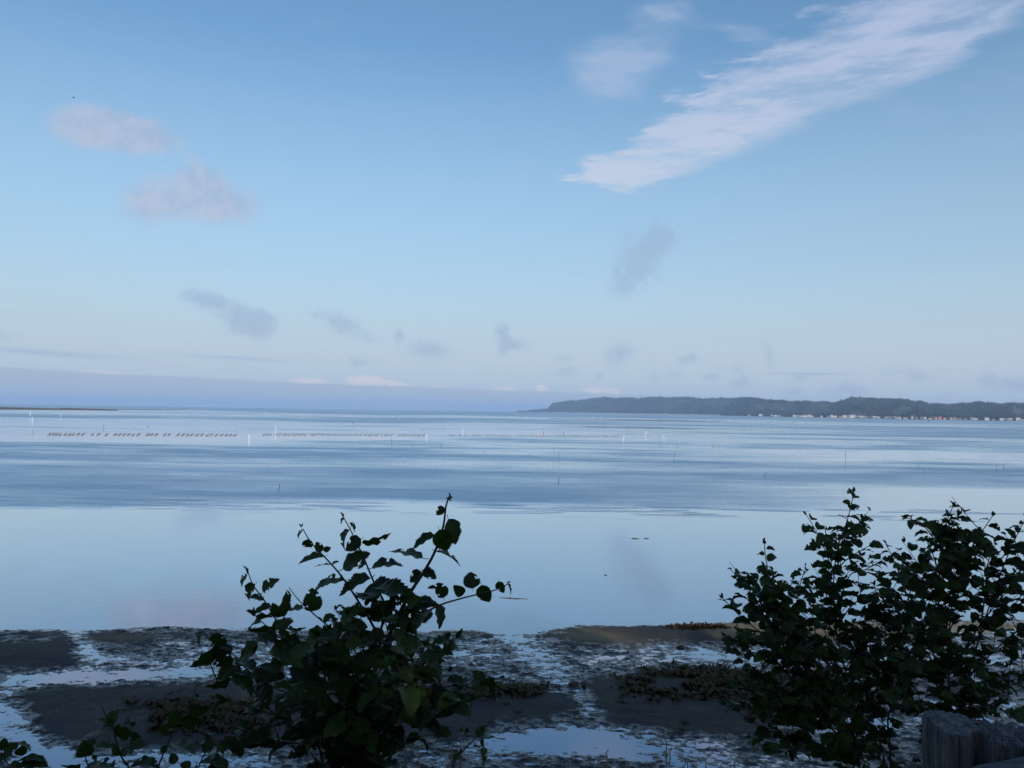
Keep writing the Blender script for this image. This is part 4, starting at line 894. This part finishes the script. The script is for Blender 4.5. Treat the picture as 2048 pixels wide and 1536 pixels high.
Z1 = [(1532, 165, 1482, 205, 50), (1555, 235, 1610, 375, 88), (1500, 298, 1548, 428, 120), (1475, 335, 1345, 402, 52), (1482, 430, 1640, 470, 24), (1402, 470, 1215, 408, 52), (1398, 545, 1482, 583, 58), (1392, 552, 1322, 608, 68), (1045, 680, 1325, 630, 88),
      (1200, 705, 1262, 712, 50), (925, 605, 740, 614, 46), (1085, 592, 902, 680, 72), (1095, 530, 1262, 470, 56), (1060, 490, 1010, 528, 34), (920, 535, 1062, 432, 76), (1035, 378, 1205, 342, 46), (1030, 355, 935, 415, 84), (960, 300, 888, 408, 32), (960, 258, 1006, 302, 24), (930, 230, 897, 262, 16), (925, 220, 905, 194, 10),
      (680, 300, 636, 345, 16), (716, 355, 698, 422, 62), (795, 430, 758, 378, 48), (802, 425, 846, 408, 44), (802, 462, 658, 492, 36), (852, 510, 757, 508, 12), (852, 506, 892, 487, 12), (345, 572, 290, 632, 28), (393, 628, 318, 718, 62), (438, 672, 512, 585, 58), (440, 725, 366, 682, 34), (490, 765, 378, 802, 44),
      (520, 825, 500, 745, 66), (528, 828, 600, 695, 66), (605, 712, 582, 690, 36), (740, 790, 735, 668, 108), (680, 772, 568, 775, 38), (800, 845, 865, 812, 40), (797, 838, 768, 829, 16), (1525, 710, 1500, 618, 76), (1480, 650, 1432, 648, 24), (1645, 690, 1592, 640, 70), (1700, 655, 1690, 552, 108), (1755, 632, 1792, 740, 90),
      (1858, 610, 1882, 680, 54), (1910, 622, 1942, 682, 11), (1910, 622, 1932, 608, 9), (1560, 118, 1562, 78, 12), (1560, 118, 1582, 96, 11), (1560, 118, 1543, 104, 10), (1560, 118, 1578, 124, 9), (670, 285, 662, 262, 9), (672, 282, 680, 258, 8), (342, 568, 340, 515, 10), (600, 695, 582, 662, 9),
      (1478, 750, 1528, 885, 58), (905, 850, 1042, 765, 72), (1010, 812, 1162, 768, 42), (905, 930, 866, 820, 60), (948, 908, 985, 824, 62), (520, 880, 360, 922, 48), (505, 895, 516, 850, 34), (1260, 715, 1365, 720, 95), (1300, 780, 1480, 740, 100), (1170, 790, 1250, 720, 70), (1150, 850, 1290, 800, 80), (1330, 840, 1450, 790, 100), (1230, 880, 1340, 770, 90),
      (1270, 850, 1180, 890, 60), (1380, 730, 1470, 710, 40), (1080, 830, 1180, 800, 50)]
Z2 = [(75, 130, 38, 232, 34), (130, 150, 205, 225, 74), (155, 215, 28, 372, 88), (150, 248, 240, 342, 92), (232, 410, 78, 466, 56), (470, 162, 342, 208, 50), (412, 215, 282, 288, 92), (680, 270, 492, 332, 78), (802, 115, 668, 252, 86), (545, 110, 600, 180, 50), (1342, 290, 1160, 240, 108), (1408, 280, 1530, 422, 80), (1442, 250, 1522, 262, 92),
      (1550, 188, 1566, 250, 36), (1545, 430, 1672, 422, 56), (1480, 440, 1308, 380, 66), (1765, 432, 1712, 368, 66), (1830, 405, 1802, 562, 72), (1750, 442, 1640, 452, 32), (1880, 395, 1892, 432, 11), (1340, 285, 1250, 110, 120), (1200, 330, 1330, 340, 70), (1050, 250, 1190, 330, 100), (640, 240, 500, 200, 70), (600, 350, 780, 420, 100), (930, 330, 1090, 350, 100), (960, 480, 1110, 620, 130), (1100, 500, 1210, 490, 80),
      (400, 390, 560, 380, 100), (250, 400, 400, 470, 90), (860, 260, 980, 340, 110), (780, 330, 900, 260, 100)]
for a in Z1: A.explicit(380 + a[0] / 3.01, 960 + a[1] / 3.01, 380 + a[2] / 3.01, 960 + a[3] / 3.01, a[4] / 3.01)
for a in Z2: A.explicit(380 + a[0] / 3.01, 1220 + a[1] / 3.01, 380 + a[2] / 3.01, 1220 + a[3] / 3.01, a[4] / 3.01, depth=2.4)
A.finish()

# the three saplings on the right
GR = 'young alders at the right edge of the view'
B = Shrub('alder_shrub', 'low wide alder sapling, the left one of the bushes on the right', (1720, 1536), 5.0, group=GR, seed=8, leaf_len=.108,
          keep=envelope([(1425, 1300), (1440, 1180), (1458, 1130), (1490, 1135), (1510, 1085), (1560, 1100), (1575, 1150), (1600, 1125), (1625, 1160), (1650, 1240), (1700, 1320), (1760, 1380)]))
st = B.stem
def many(S, lst, r=.008, twigs=.4, sp=None, start=.12):
    S.droop = True
    for i, pts in enumerate(lst): S.stem(pts, r if i < 2 else r * .6, .0022, S.rr.uniform(-.35, .35), size=1.12, to_root=(i < 2), start=start, spacing=sp or S.leaf_len * .42, twigs=twigs)
many(B, [[(1715, 1500), (1680, 1430), (1610, 1350), (1565, 1250), (1545, 1180), (1532, 1120), (1529, 1088)], [(1700, 1500), (1640, 1420), (1600, 1340), (1590, 1240), (1598, 1180), (1612, 1132)],
         [(1600, 1340), (1540, 1280), (1480, 1232), (1446, 1196)], [(1570, 1260), (1530, 1200), (1490, 1165), (1462, 1140)], [(1720, 1520), (1660, 1500), (1560, 1470), (1500, 1440), (1452, 1408)], [(1640, 1420), (1560, 1380), (1500, 1330), (1460, 1280)],
         [(1620, 1400), (1560, 1330), (1520, 1290), (1480, 1260)], [(1680, 1450), (1600, 1420), (1530, 1400), (1480, 1370)], [(1700, 1500), (1650, 1450), (1570, 1440), (1510, 1425)], [(1650, 1430), (1640, 1340), (1630, 1260), (1620, 1210)], [(1690, 1450), (1680, 1360), (1660, 1300), (1650, 1260)],
         [(1610, 1360), (1570, 1300), (1555, 1240), (1560, 1190)], [(1590, 1300), (1545, 1250), (1510, 1210), (1480, 1190)], [(1600, 1330), (1580, 1250), (1575, 1200), (1585, 1160)], [(1740, 1530), (1690, 1500), (1620, 1500), (1540, 1490)]])
B.finish()
C = Shrub('alder_shrub', 'tall narrow alder sapling with a high tip, middle one of the right bushes', (1770, 1536), 5.3, group=GR, seed=12, leaf_len=.108,
          keep=envelope([(1600, 1400), (1600, 1030), (1640, 1040), (1655, 975), (1740, 975), (1752, 1080), (1765, 1080), (1800, 1110), (1840, 1150), (1880, 1230), (1900, 1420)]))
many(C, [[(1765, 1500), (1715, 1410), (1680, 1300), (1668, 1220), (1668, 1150), (1676, 1095), (1692, 1048), (1703, 1008), (1706, 984)], [(1780, 1500), (1780, 1420), (1840, 1320), (1830, 1240), (1805, 1165), (1785, 1115), (1772, 1088)],
         [(1668, 1150), (1650, 1100), (1632, 1062), (1613, 1030)], [(1672, 1145), (1690, 1122), (1715, 1105), (1738, 1092)], [(1672, 1260), (1700, 1215), (1735, 1190), (1760, 1178)], [(1675, 1290), (1650, 1230), (1640, 1190), (1625, 1170)], [(1690, 1340), (1720, 1290), (1745, 1250), (1755, 1215)],
         [(1680, 1200), (1700, 1150), (1730, 1140), (1745, 1130)], [(1730, 1440), (1760, 1360), (1790, 1310), (1800, 1270)], [(1760, 1480), (1700, 1430), (1650, 1400), (1620, 1370)], [(1720, 1400), (1740, 1330), (1730, 1290), (1720, 1250)], [(1790, 1400), (1780, 1320), (1770, 1260), (1775, 1200)],
         [(1780, 1420), (1790, 1330), (1800, 1250), (1790, 1190)], [(1800, 1400), (1820, 1330), (1850, 1270), (1870, 1240)], [(1790, 1300), (1770, 1230), (1755, 1190), (1748, 1170)], [(1800, 1250), (1815, 1200), (1830, 1160), (1838, 1140)], [(1688, 1080), (1700, 1060), (1715, 1050), (1725, 1040)], [(1670, 1110), (1655, 1075), (1650, 1060)], [(1780, 1460), (1740, 1420), (1700, 1360), (1660, 1330)]], .008, .3)
C.finish()
D = Shrub('alder_shrub', 'broad dense alder sapling, the rightmost bush, standing behind the wooden post', (1895, 1536), 4.8, group=GR, seed=21, leaf_len=.108,
          keep=envelope([(1760, 1480), (1775, 1250), (1800, 1100), (1802, 1035), (1830, 1030), (1870, 1010), (1910, 1005), (1945, 1020), (1970, 1035), (2000, 1020), (2020, 1070), (2050, 1020), (2200, 990), (2260, 1100), (2300, 1480)]))
many(D, [[(1895, 1500), (1898, 1400), (1895, 1280), (1888, 1180), (1886, 1100), (1892, 1050), (1906, 1012)], [(1900, 1500), (1930, 1380), (1960, 1270), (1990, 1180), (2020, 1100), (2052, 1035)],
         [(1886, 1110), (1868, 1078), (1845, 1050), (1815, 1036)], [(1900, 1210), (1925, 1140), (1950, 1085), (1985, 1032)], [(1896, 1250), (1870, 1190), (1845, 1160), (1815, 1130)], [(1900, 1330), (1860, 1270), (1825, 1240), (1795, 1225)], [(1930, 1300), (2000, 1230), (2060, 1200), (2110, 1190)],
         [(1910, 1330), (1960, 1250), (2000, 1200), (2030, 1160)], [(1905, 1400), (1850, 1350), (1810, 1330), (1780, 1310)], [(1900, 1430), (1960, 1390), (2030, 1360), (2090, 1350)], [(1895, 1300), (1905, 1200), (1915, 1130), (1925, 1075)], [(1890, 1190), (1870, 1120), (1855, 1085)], [(1940, 1350), (1990, 1300), (2040, 1260), (2100, 1240)],
         [(1890, 1380), (1870, 1320), (1850, 1260), (1840, 1215)], [(1960, 1260), (1970, 1190), (1975, 1130), (1990, 1090)], [(1990, 1180), (2030, 1150), (2070, 1120), (2110, 1090)], [(1896, 1150), (1920, 1110), (1940, 1070)], [(1900, 1460), (1850, 1420), (1810, 1410), (1790, 1390)], [(1905, 1440), (1940, 1420), (1980, 1410), (2010, 1400)]], .009, .5)
D.finish()

# low sprays along the bottom left and centre
E = Shrub('alder_sprig', 'small leafy sprig with a wide drooping leaf pair at the lower left', (262, 1536), 2.3, 'sprig', 'leafy sprigs along the bottom edge', 31, .085)
E.stem([(258, 1560), (252, 1530), (243, 1513), (232, 1480), (226, 1456), (212, 1432), (203, 1410)], .004, .0012, 0, to_root=True, leaves=False)
z6 = lambda L: [(x / 4.096, 1220 + y / 4.095) if i % 2 == 0 else None for i, (x, y) in enumerate(L)]
def ex6(S, lst, dep=None):
    for a in lst: S.explicit(a[0] / 4.096, 1220 + a[1] / 4.095, a[2] / 4.096, 1220 + a[3] / 4.095, a[4] / 4.096, depth=dep)
ex6(E, [(925, 960, 792, 872, 60), (935, 960, 1135, 1058, 90), (915, 975, 685, 1010, 90), (900, 930, 950, 820, 90), (985, 1190, 925, 1100, 70), (1000, 1165, 1172, 1085, 85), (840, 800, 795, 768, 12), (985, 1200, 1010, 1130, 40)]); E.finish()
G = Shrub('alder_sprig', 'upright sprig with small round leaves between the drooping pair and the left bush', (318, 1536), 2.35, 'sprig', 'leafy sprigs along the bottom edge', 32, .085)
G.stem([(312, 1560), (318, 1530), (330, 1500), (352, 1452), (378, 1412), (394, 1370)], .004, .0012, 0, to_root=True, leaves=False)
ex6(G, [(1390, 1090, 1600, 1142, 52), (1365, 1110, 1318, 1175, 74), (1452, 940, 1405, 840, 110), (1500, 880, 1650, 960, 90), (1380, 1022, 1308, 948, 50), (1545, 800, 1702, 830, 90), (1590, 650, 1640, 600, 14), (1600, 690, 1625, 715, 26)]); G.finish()
H_ = Shrub('alder_sprig', 'sprig with a pair of arching leaves at the left foot of the left bush', (395, 1536), 2.3, 'sprig', 'leafy sprigs along the bottom edge', 33, .085)
H_.stem([(392, 1560), (397, 1535), (412, 1503), (428, 1487)], .004, .0012, 0, to_root=True, leaves=False)
ex6(H_, [(1660, 1160, 1740, 1088, 86), (1750, 1100, 1865, 1175, 42), (1640, 1252, 1902, 1240, 70), (1430, 1262, 1412, 1172, 84), (1560, 1290, 1480, 1250, 70), (1700, 1290, 1850, 1270, 60)]); H_.finish()
I_ = Shrub('alder_sprig', 'spray of overlapping dark leaves at the bottom edge left of centre left', (215, 1560), 2.2, 'sprig', 'leafy sprigs along the bottom edge', 34, .085)
I_.root['label'] = 'spray of dark overlapping leaves at the very bottom, left of the drooping pair'
I_.stem([(190, 1580), (182, 1545), (172, 1520), (170, 1498)], .004, .0012, 0, to_root=True, leaves=False)
ex6(I_, [(660, 1262, 500, 1282, 52), (700, 1200, 688, 1100, 110), (920, 1120, 790, 1085, 62), (700, 1130, 592, 1198, 48), (755, 1190, 792, 1236, 30), (930, 1290, 650, 1255, 76), (1060, 1294, 1285, 1208, 52), (780, 1095, 700, 1060, 50)]); I_.finish()
J_ = Shrub('alder_sprig', 'clump of dark leaves filling the bottom left corner', (10, 1560), 2.2, 'sprig', 'leafy sprigs along the bottom edge', 35, .085)
J_.stem([(40, 1580), (30, 1545), (10, 1520), (2, 1500)], .004, .0012, 0, to_root=True, leaves=False)
ex6(J_, [(30, 1180, 135, 1100, 90), (0, 1150, 45, 1065, 70), (140, 1190, 215, 1110, 80), (150, 1235, 345, 1225, 50), (150, 1270, 372, 1235, 84), (100, 1090, 262, 1100, 22), (60, 1294, 160, 1260, 60), (-30, 1230, 60, 1190, 70)]); J_.finish()
K_ = Shrub('alder_sprig', 'slim sprig with three leaves rising in front of the channel at bottom centre', (905, 1540), 2.3, 'sprig', 'leafy sprigs along the bottom edge', 36, .085)
K_.stem([(905, 1560), (918, 1515), (935, 1492), (955, 1472), (972, 1452), (986, 1438)], .0035, .001, 0, to_root=True, leaves=False)
for a in [(1735, 765, 1762, 698, 52), (1748, 835, 1796, 945, 54), (1765, 770, 1752, 832, 26), (1700, 822, 1745, 828, 14), (1810, 680, 1838, 684, 10), (1640, 850, 1570, 905, 40)]: K_.explicit(380 + a[0] / 3.01, 1220 + a[1] / 3.01, 380 + a[2] / 3.01, 1220 + a[3] / 3.01, a[4] / 3.01)
K_.finish()
M_ = Shrub('alder_sprig', 'green sprig at the right edge above the wooden fence', (2075, 1536), 2.9, 'sprig', 'leafy sprigs along the bottom edge', 37, .085)
M_.stem([(2090, 1560), (2080, 1500), (2060, 1450), (2040, 1425)], .004, .0012, 0, to_root=True, leaves=False)
for a in [(2052, 1445, 2022, 1418, 22), (2060, 1470, 2030, 1462, 28), (2075, 1490, 2040, 1488, 30), (2050, 1440, 2070, 1405, 30), (2080, 1500, 2120, 1470, 30), (2042, 1425, 2018, 1428, 10)]: M_.explicit(*a)
M_.finish()

# ---------------------------------------------------------------- weathered fence in the bottom right corner
wood_mat, T, p, out = material('weathered_wood')
co = T.new('ShaderNodeTexCoord').outputs['Object']
g1 = T.noise(T.vmath('MULTIPLY', co, (1, 1, .05)), 95.0, 5, .7); g2 = T.noise(T.vmath('MULTIPLY', co, (1, 1, .09)), 30.0, 3); g3 = T.noise(T.vmath('MULTIPLY', co, (1, 1, .25)), 45.0, 2)
c_ = T.mix(T.ramp(g1, .35, .68), (0.02, 0.021, 0.026, 1), (0.115, 0.12, 0.14, 1)); c_ = T.mix(T.ramp(g2, .55, .72), c_, (0.12, 0.105, 0.095, 1)); c_ = T.mix(T.ramp(g3, .68, .74), c_, (0.02, 0.02, 0.02, 1))
T.inp(p, 'Base_Color', c_); p.inputs['Roughness'].default_value = .85
b = T.new('ShaderNodeBump', i_Height=g1); b.inputs['Strength'].default_value = .8; b.inputs['Distance'].default_value = .004; T.inp(p, 'Normal', b.outputs[0])
def column(name, parent, org, prof, z0, z1, topf, seed, label=None):
    """post with a closed cross-section prof [(x,y)], ragged end grain on top"""
    rg = np.random.default_rng(seed); n = len(prof); V = []; rows = [z0, z0 + .3, z1 - .5, z1 - .3, z1 - .15, z1 - .08, z1 - .04, z1 - .015, z1]
    for k, zz in enumerate(rows):
        f = .965 if k == len(rows) - 1 else 1.0
        for (x, y) in prof:
            tz = topf(x, y) if k >= 3 else 0; V.append((x * f + rg.normal(0, .0006), y * f + rg.normal(0, .0006), zz + tz * (k - 2) / 6 + (rg.normal(0, .0016) if k >= 7 else 0)))
    Fs = [(r * n + i, r * n + (i + 1) % n, (r + 1) * n + (i + 1) % n, (r + 1) * n + i) for r in range(len(rows) - 1) for i in range(n)]
    # end grain rings
    for sc in (.8, .55, .3):
        m0 = len(V)
        for (x, y) in prof: V.append((x * sc, y * sc, z1 + topf(x * sc, y * sc) + rg.normal(0, .0009) + .0015))
        prev = m0 - n; Fs += [(prev + i, prev + (i + 1) % n, m0 + (i + 1) % n, m0 + i) for i in range(n)]
    Fs.append(tuple(range(len(V) - n, len(V))))
    o = mesh_obj(name, V, Fs, wood_mat, parent, smooth=False); o.location = org
    if label: o['label'] = label
    return o
FD = 2.15
fr = link(bpy.data.objects.new('wooden_fence', None)); p1 = at_depth(1913, 1440, FD); fr.location = (p1.x, p1.y, bz(p1.x, p1.y)); tag(fr, 'weathered grey timber post and rail at the bottom right corner', 'fence')
def prof_round(rx, ry, n, grooves, seed):
    rg = np.random.default_rng(seed); out_ = []
    for k in range(n):
        a = 2 * math.pi * k / n; e = 6.0; rr_ = 1 / (abs(math.cos(a)) ** e + abs(math.sin(a)) ** e) ** (1 / e)
        d = 1 - .055 * abs(math.sin(a * grooves)) ** 3 - .03 * rg.uniform(); out_.append((rx * rr_ * d * math.cos(a), ry * rr_ * d * math.sin(a)))
    return out_
FZ = fr.location.z
c1 = at_depth(1911, 1446, FD)
pr = prof_round(.066, .072, 72, 17, 1)
pr = [(x, y if not (x > .0 and y < -.03) else y + .030 * math.sin((x) / .066 * math.pi) ) for x, y in pr]      # scooped, rotted right half of the face
column('post', fr, (c1.x - p1.x, c1.y - p1.y, 0), pr, -.3, c1.z - FZ, lambda x, y: -.10 * max(x, -.01) + .10 * y, 2, 'square post with a scooped face')
c2 = at_depth(2014, 1468, FD - .02)
pr2 = prof_round(.080, .062, 72, 21, 5)
column('post', fr, (c2.x - p1.x, c2.y - p1.y, 0), pr2, -.3, c2.z - FZ, lambda x, y: -.12 * x + .16 * y + .006 * math.sin(x * 190), 7, 'splintered post beside the square one')
# rail crossing in front, rising to the right
ra, rb_ = at_depth(1880, 1560, FD - .17), at_depth(2300, 1478, FD - .20)
d = (rb_ - ra); L = d.length; V, Fs = [], []
hw, hh = .035, .07; nseg = 24; rg = np.random.default_rng(3)
cs = [(-hw, -hh), (-hw, hh * .96), (-hw * .8, hh), (hw * .8, hh), (hw, hh * .96), (hw, -hh)]
dx = d.normalized(); side = Vector((-dx.y, dx.x, 0)).normalized(); upv = dx.cross(side).normalized() * (1 if dx.cross(side).z > 0 else -1)
for i in range(nseg + 1):
    for (s_, u_) in cs: V.append(tuple(ra - fr.location + d * (i / nseg) + side * (s_ + rg.normal(0, .0008)) + upv * (u_ - hh + rg.normal(0, .0012))))
for i in range(nseg):
    for k in range(6): Fs.append((i * 6 + k, i * 6 + (k + 1) % 6, (i + 1) * 6 + (k + 1) % 6, (i + 1) * 6 + k))
Fs += [tuple(range(6))[::-1], tuple(nseg * 6 + k for k in range(6))]
rail_mat, T, p, out = material('weathered_rail')
co = T.new('ShaderNodeTexCoord').outputs['Object']; g1 = T.noise(T.vmath('MULTIPLY', co, (.06, .3, 1)), 90, 5, .7)
T.inp(p, 'Base_Color', T.mix(T.ramp(g1, .3, .7), (0.03, 0.03, 0.033, 1), (0.09, 0.09, 0.10, 1))); p.inputs['Roughness'].default_value = .9
mesh_obj('rail', V, Fs, rail_mat, fr)

# ---------------------------------------------------------------- dry stalks and grass on the bank
straw_mat = simple_mat('dry_straw', (0.13, 0.10, 0.07), (0.24, 0.19, 0.13), 20, .8)
grass_mat = simple_mat('green_grass', (0.03, 0.05, 0.015), (0.07, 0.09, 0.03), 3, .8)
def stalk(px, ytop, depth, lean, label):
    t_ = at_depth(px, ytop, depth); b_ = Vector((t_.x - lean * .12, t_.y, bz(t_.x, t_.y) - .02)); m = b_.lerp(t_, .6) + Vector((-lean * .01, 0, 0))
    V, Fs = tube([tuple(Vector((0, 0, 0))), tuple(m - b_), tuple(t_ - b_)], [.005, .004, .0022], 5)
    hd = t_ - b_
    for k in range(7):
        a = k * 2.4; o_ = Vector((math.cos(a) * .005, math.sin(a) * .005, -.012 * k)); v, f = tube([tuple(hd + o_), tuple(hd + o_ * 1.6 + Vector((0, 0, .014)))], [.0028, .0008], 4); m0 = len(V); V += v; Fs += [tuple(q_ + m0 for q_ in t) for t in f]
    o = mesh_obj('dry_stalk', V, Fs, straw_mat, smooth=True); o.location = b_; tag(o, label, 'stalk', 'dry stalks poking up at the bottom edge')
for a in [(905, 1482, 3.0, .3, 'dry stalk at the right foot of the left bush, left one of a pair'), (921, 1478, 3.0, -.2, 'dry stalk at the right foot of the left bush, right one of a pair'), (812, 1490, 3.0, -.1, 'dry stalk in front of the lower right of the left bush'),
          (838, 1496, 3.1, .2, 'short dry stalk in front of the left bush'), (718, 1505, 2.9, .5, 'dry stalk in front of the middle of the left bush'), (1213, 1503, 3.4, -.9, 'bent dry stalk at bottom centre, leaning left'), (1332, 1477, 3.3, -.3, 'tallest dry stalk, rising before the pool at bottom centre right'),
          (1340, 1500, 3.3, .2, 'short stalk beside the tallest dry stalk'), (1375, 1520, 3.4, -.4, 'short dry stalk right of the tallest one'), (1412, 1518, 3.4, .1, 'short dry stalk below the left end of the right bushes'), (1368, 1530, 3.2, 0, 'dry stalk barely showing at the bottom edge'),
          (1470, 1524, 3.5, .2, 'dry stalk under the low branch of the right bushes')]: stalk(*a)
def build_grass():
    rg = np.random.default_rng(9); n = 26000
    x = rg.uniform(-9, 9, n); y = rg.uniform(1.4, 9.5, n); z = bluff_z(x, y)
    h = rg.uniform(.15, .42, n) * (1 + .5 * (fbm(x * 1.2, y * 1.2, 2, 44) - .5)); cap = 6 - .478 * y - .10 - z; h = np.minimum(h, np.maximum(cap, .04))
    a = rg.uniform(0, 6.28, n); l = rg.uniform(.1, .6, n) * h; w = rg.uniform(.002, .005, n)
    ca, sa = np.cos(a), np.sin(a)
    P0 = np.stack([x - sa * w, y + ca * w, z - .02], -1); P1 = np.stack([x + sa * w, y - ca * w, z - .02], -1)
    P2 = np.stack([x + ca * l * .4 + sa * w * .7, y + sa * l * .4 - ca * w * .7, z + h * .65], -1); P3 = np.stack([x + ca * l * .4 - sa * w * .7, y + sa * l * .4 + ca * w * .7, z + h * .65], -1); P4 = np.stack([x + ca * l, y + sa * l, z + h], -1)
    V = np.stack([P0, P1, P2, P3, P4], 1).reshape(-1, 3); i = np.arange(n)[:, None] * 5
    f = [tuple(q) for q in np.concatenate([i, i + 1, i + 2, i + 3], 1).tolist()] + [tuple(q) for q in np.concatenate([i + 3, i + 2, i + 4], 1).tolist()]
    o = mesh_obj('grass', V, f, grass_mat); tag(o, 'rough grass covering the bluff slope below the bushes', 'grass', kind='stuff')
build_grass()

# two birds far out over the bay
def bird(px, py, dist, label):
    c = at_depth(px, py, dist); m = simple_mat('bird_plumage', (.03, .03, .03), (.06, .06, .06), 5, .8) if 'bird_plumage' not in bpy.data.materials else bpy.data.materials['bird_plumage']
    root = link(bpy.data.objects.new('bird', None)); root.location = c; tag(root, label, 'bird')
    v, f = tube([(-.35, 0, 0), (-.2, 0, .03), (0, 0, .05), (.25, 0, .02), (.36, 0, .04), (.45, 0, .03)], [.02, .09, .12, .07, .06, .012], 8); mesh_obj('body', v, f, m, root, True)
    for s_ in (1, -1):
        v = [(.12, s_ * .08, .06), (-.12, s_ * .08, .05), (-.14, s_ * .45, .18), (.12, s_ * .45, .2), (-.10, s_ * .9, .10), (-.2, s_ * .95, .09)]; v += [(a, b_, c_ - .02) for a, b_, c_ in v]
        f = [(0, 1, 2, 3), (3, 2, 5, 4), (6, 9, 8, 7), (9, 10, 11, 8), (0, 3, 9, 6), (3, 4, 10, 9), (1, 7, 8, 2), (2, 8, 11, 5), (4, 5, 11, 10)]; mesh_obj('wing', v, f, m, root)
    root.rotation_euler = (0.2, 0, 1.1)
bird(147, 195, 240, 'tiny dark bird flying high in the upper left sky'); bird(770, 772, 480, 'tiny dark bird low over the horizon before the cloud bank')

# ---------------------------------------------------------------- the air over the bay
hz_mat = bpy.data.materials.new('sea_haze'); hz_mat.use_nodes = True; hz_mat.node_tree.nodes.clear(); T = NT(hz_mat.node_tree)
pv = T.new('ShaderNodeVolumePrincipled'); pv.inputs['Color'].default_value = HAZE_COLOR; pv.inputs['Density'].default_value = HAZE_DENSITY; pv.inputs['Anisotropy'].default_value = HAZE_G
out = T.new('ShaderNodeOutputMaterial'); hz_mat.node_tree.links.new(pv.outputs[0], out.inputs['Volume'])
x0, x1, y0, y1, zb_, zt = -60000, 60000, -200, 31000, -5, 240
o = mesh_obj('haze', [(x0, y0, zb_), (x1, y0, zb_), (x1, y1, zb_), (x0, y1, zb_), (x0, y0, zt), (x1, y0, zt), (x1, y1, zt), (x0, y1, zt)], [(0, 3, 2, 1), (4, 5, 6, 7), (0, 1, 5, 4), (1, 2, 6, 5), (2, 3, 7, 6), (3, 0, 4, 7)], hz_mat)
tag(o, 'thin bluish sea haze over the whole bay', 'haze', kind='stuff')
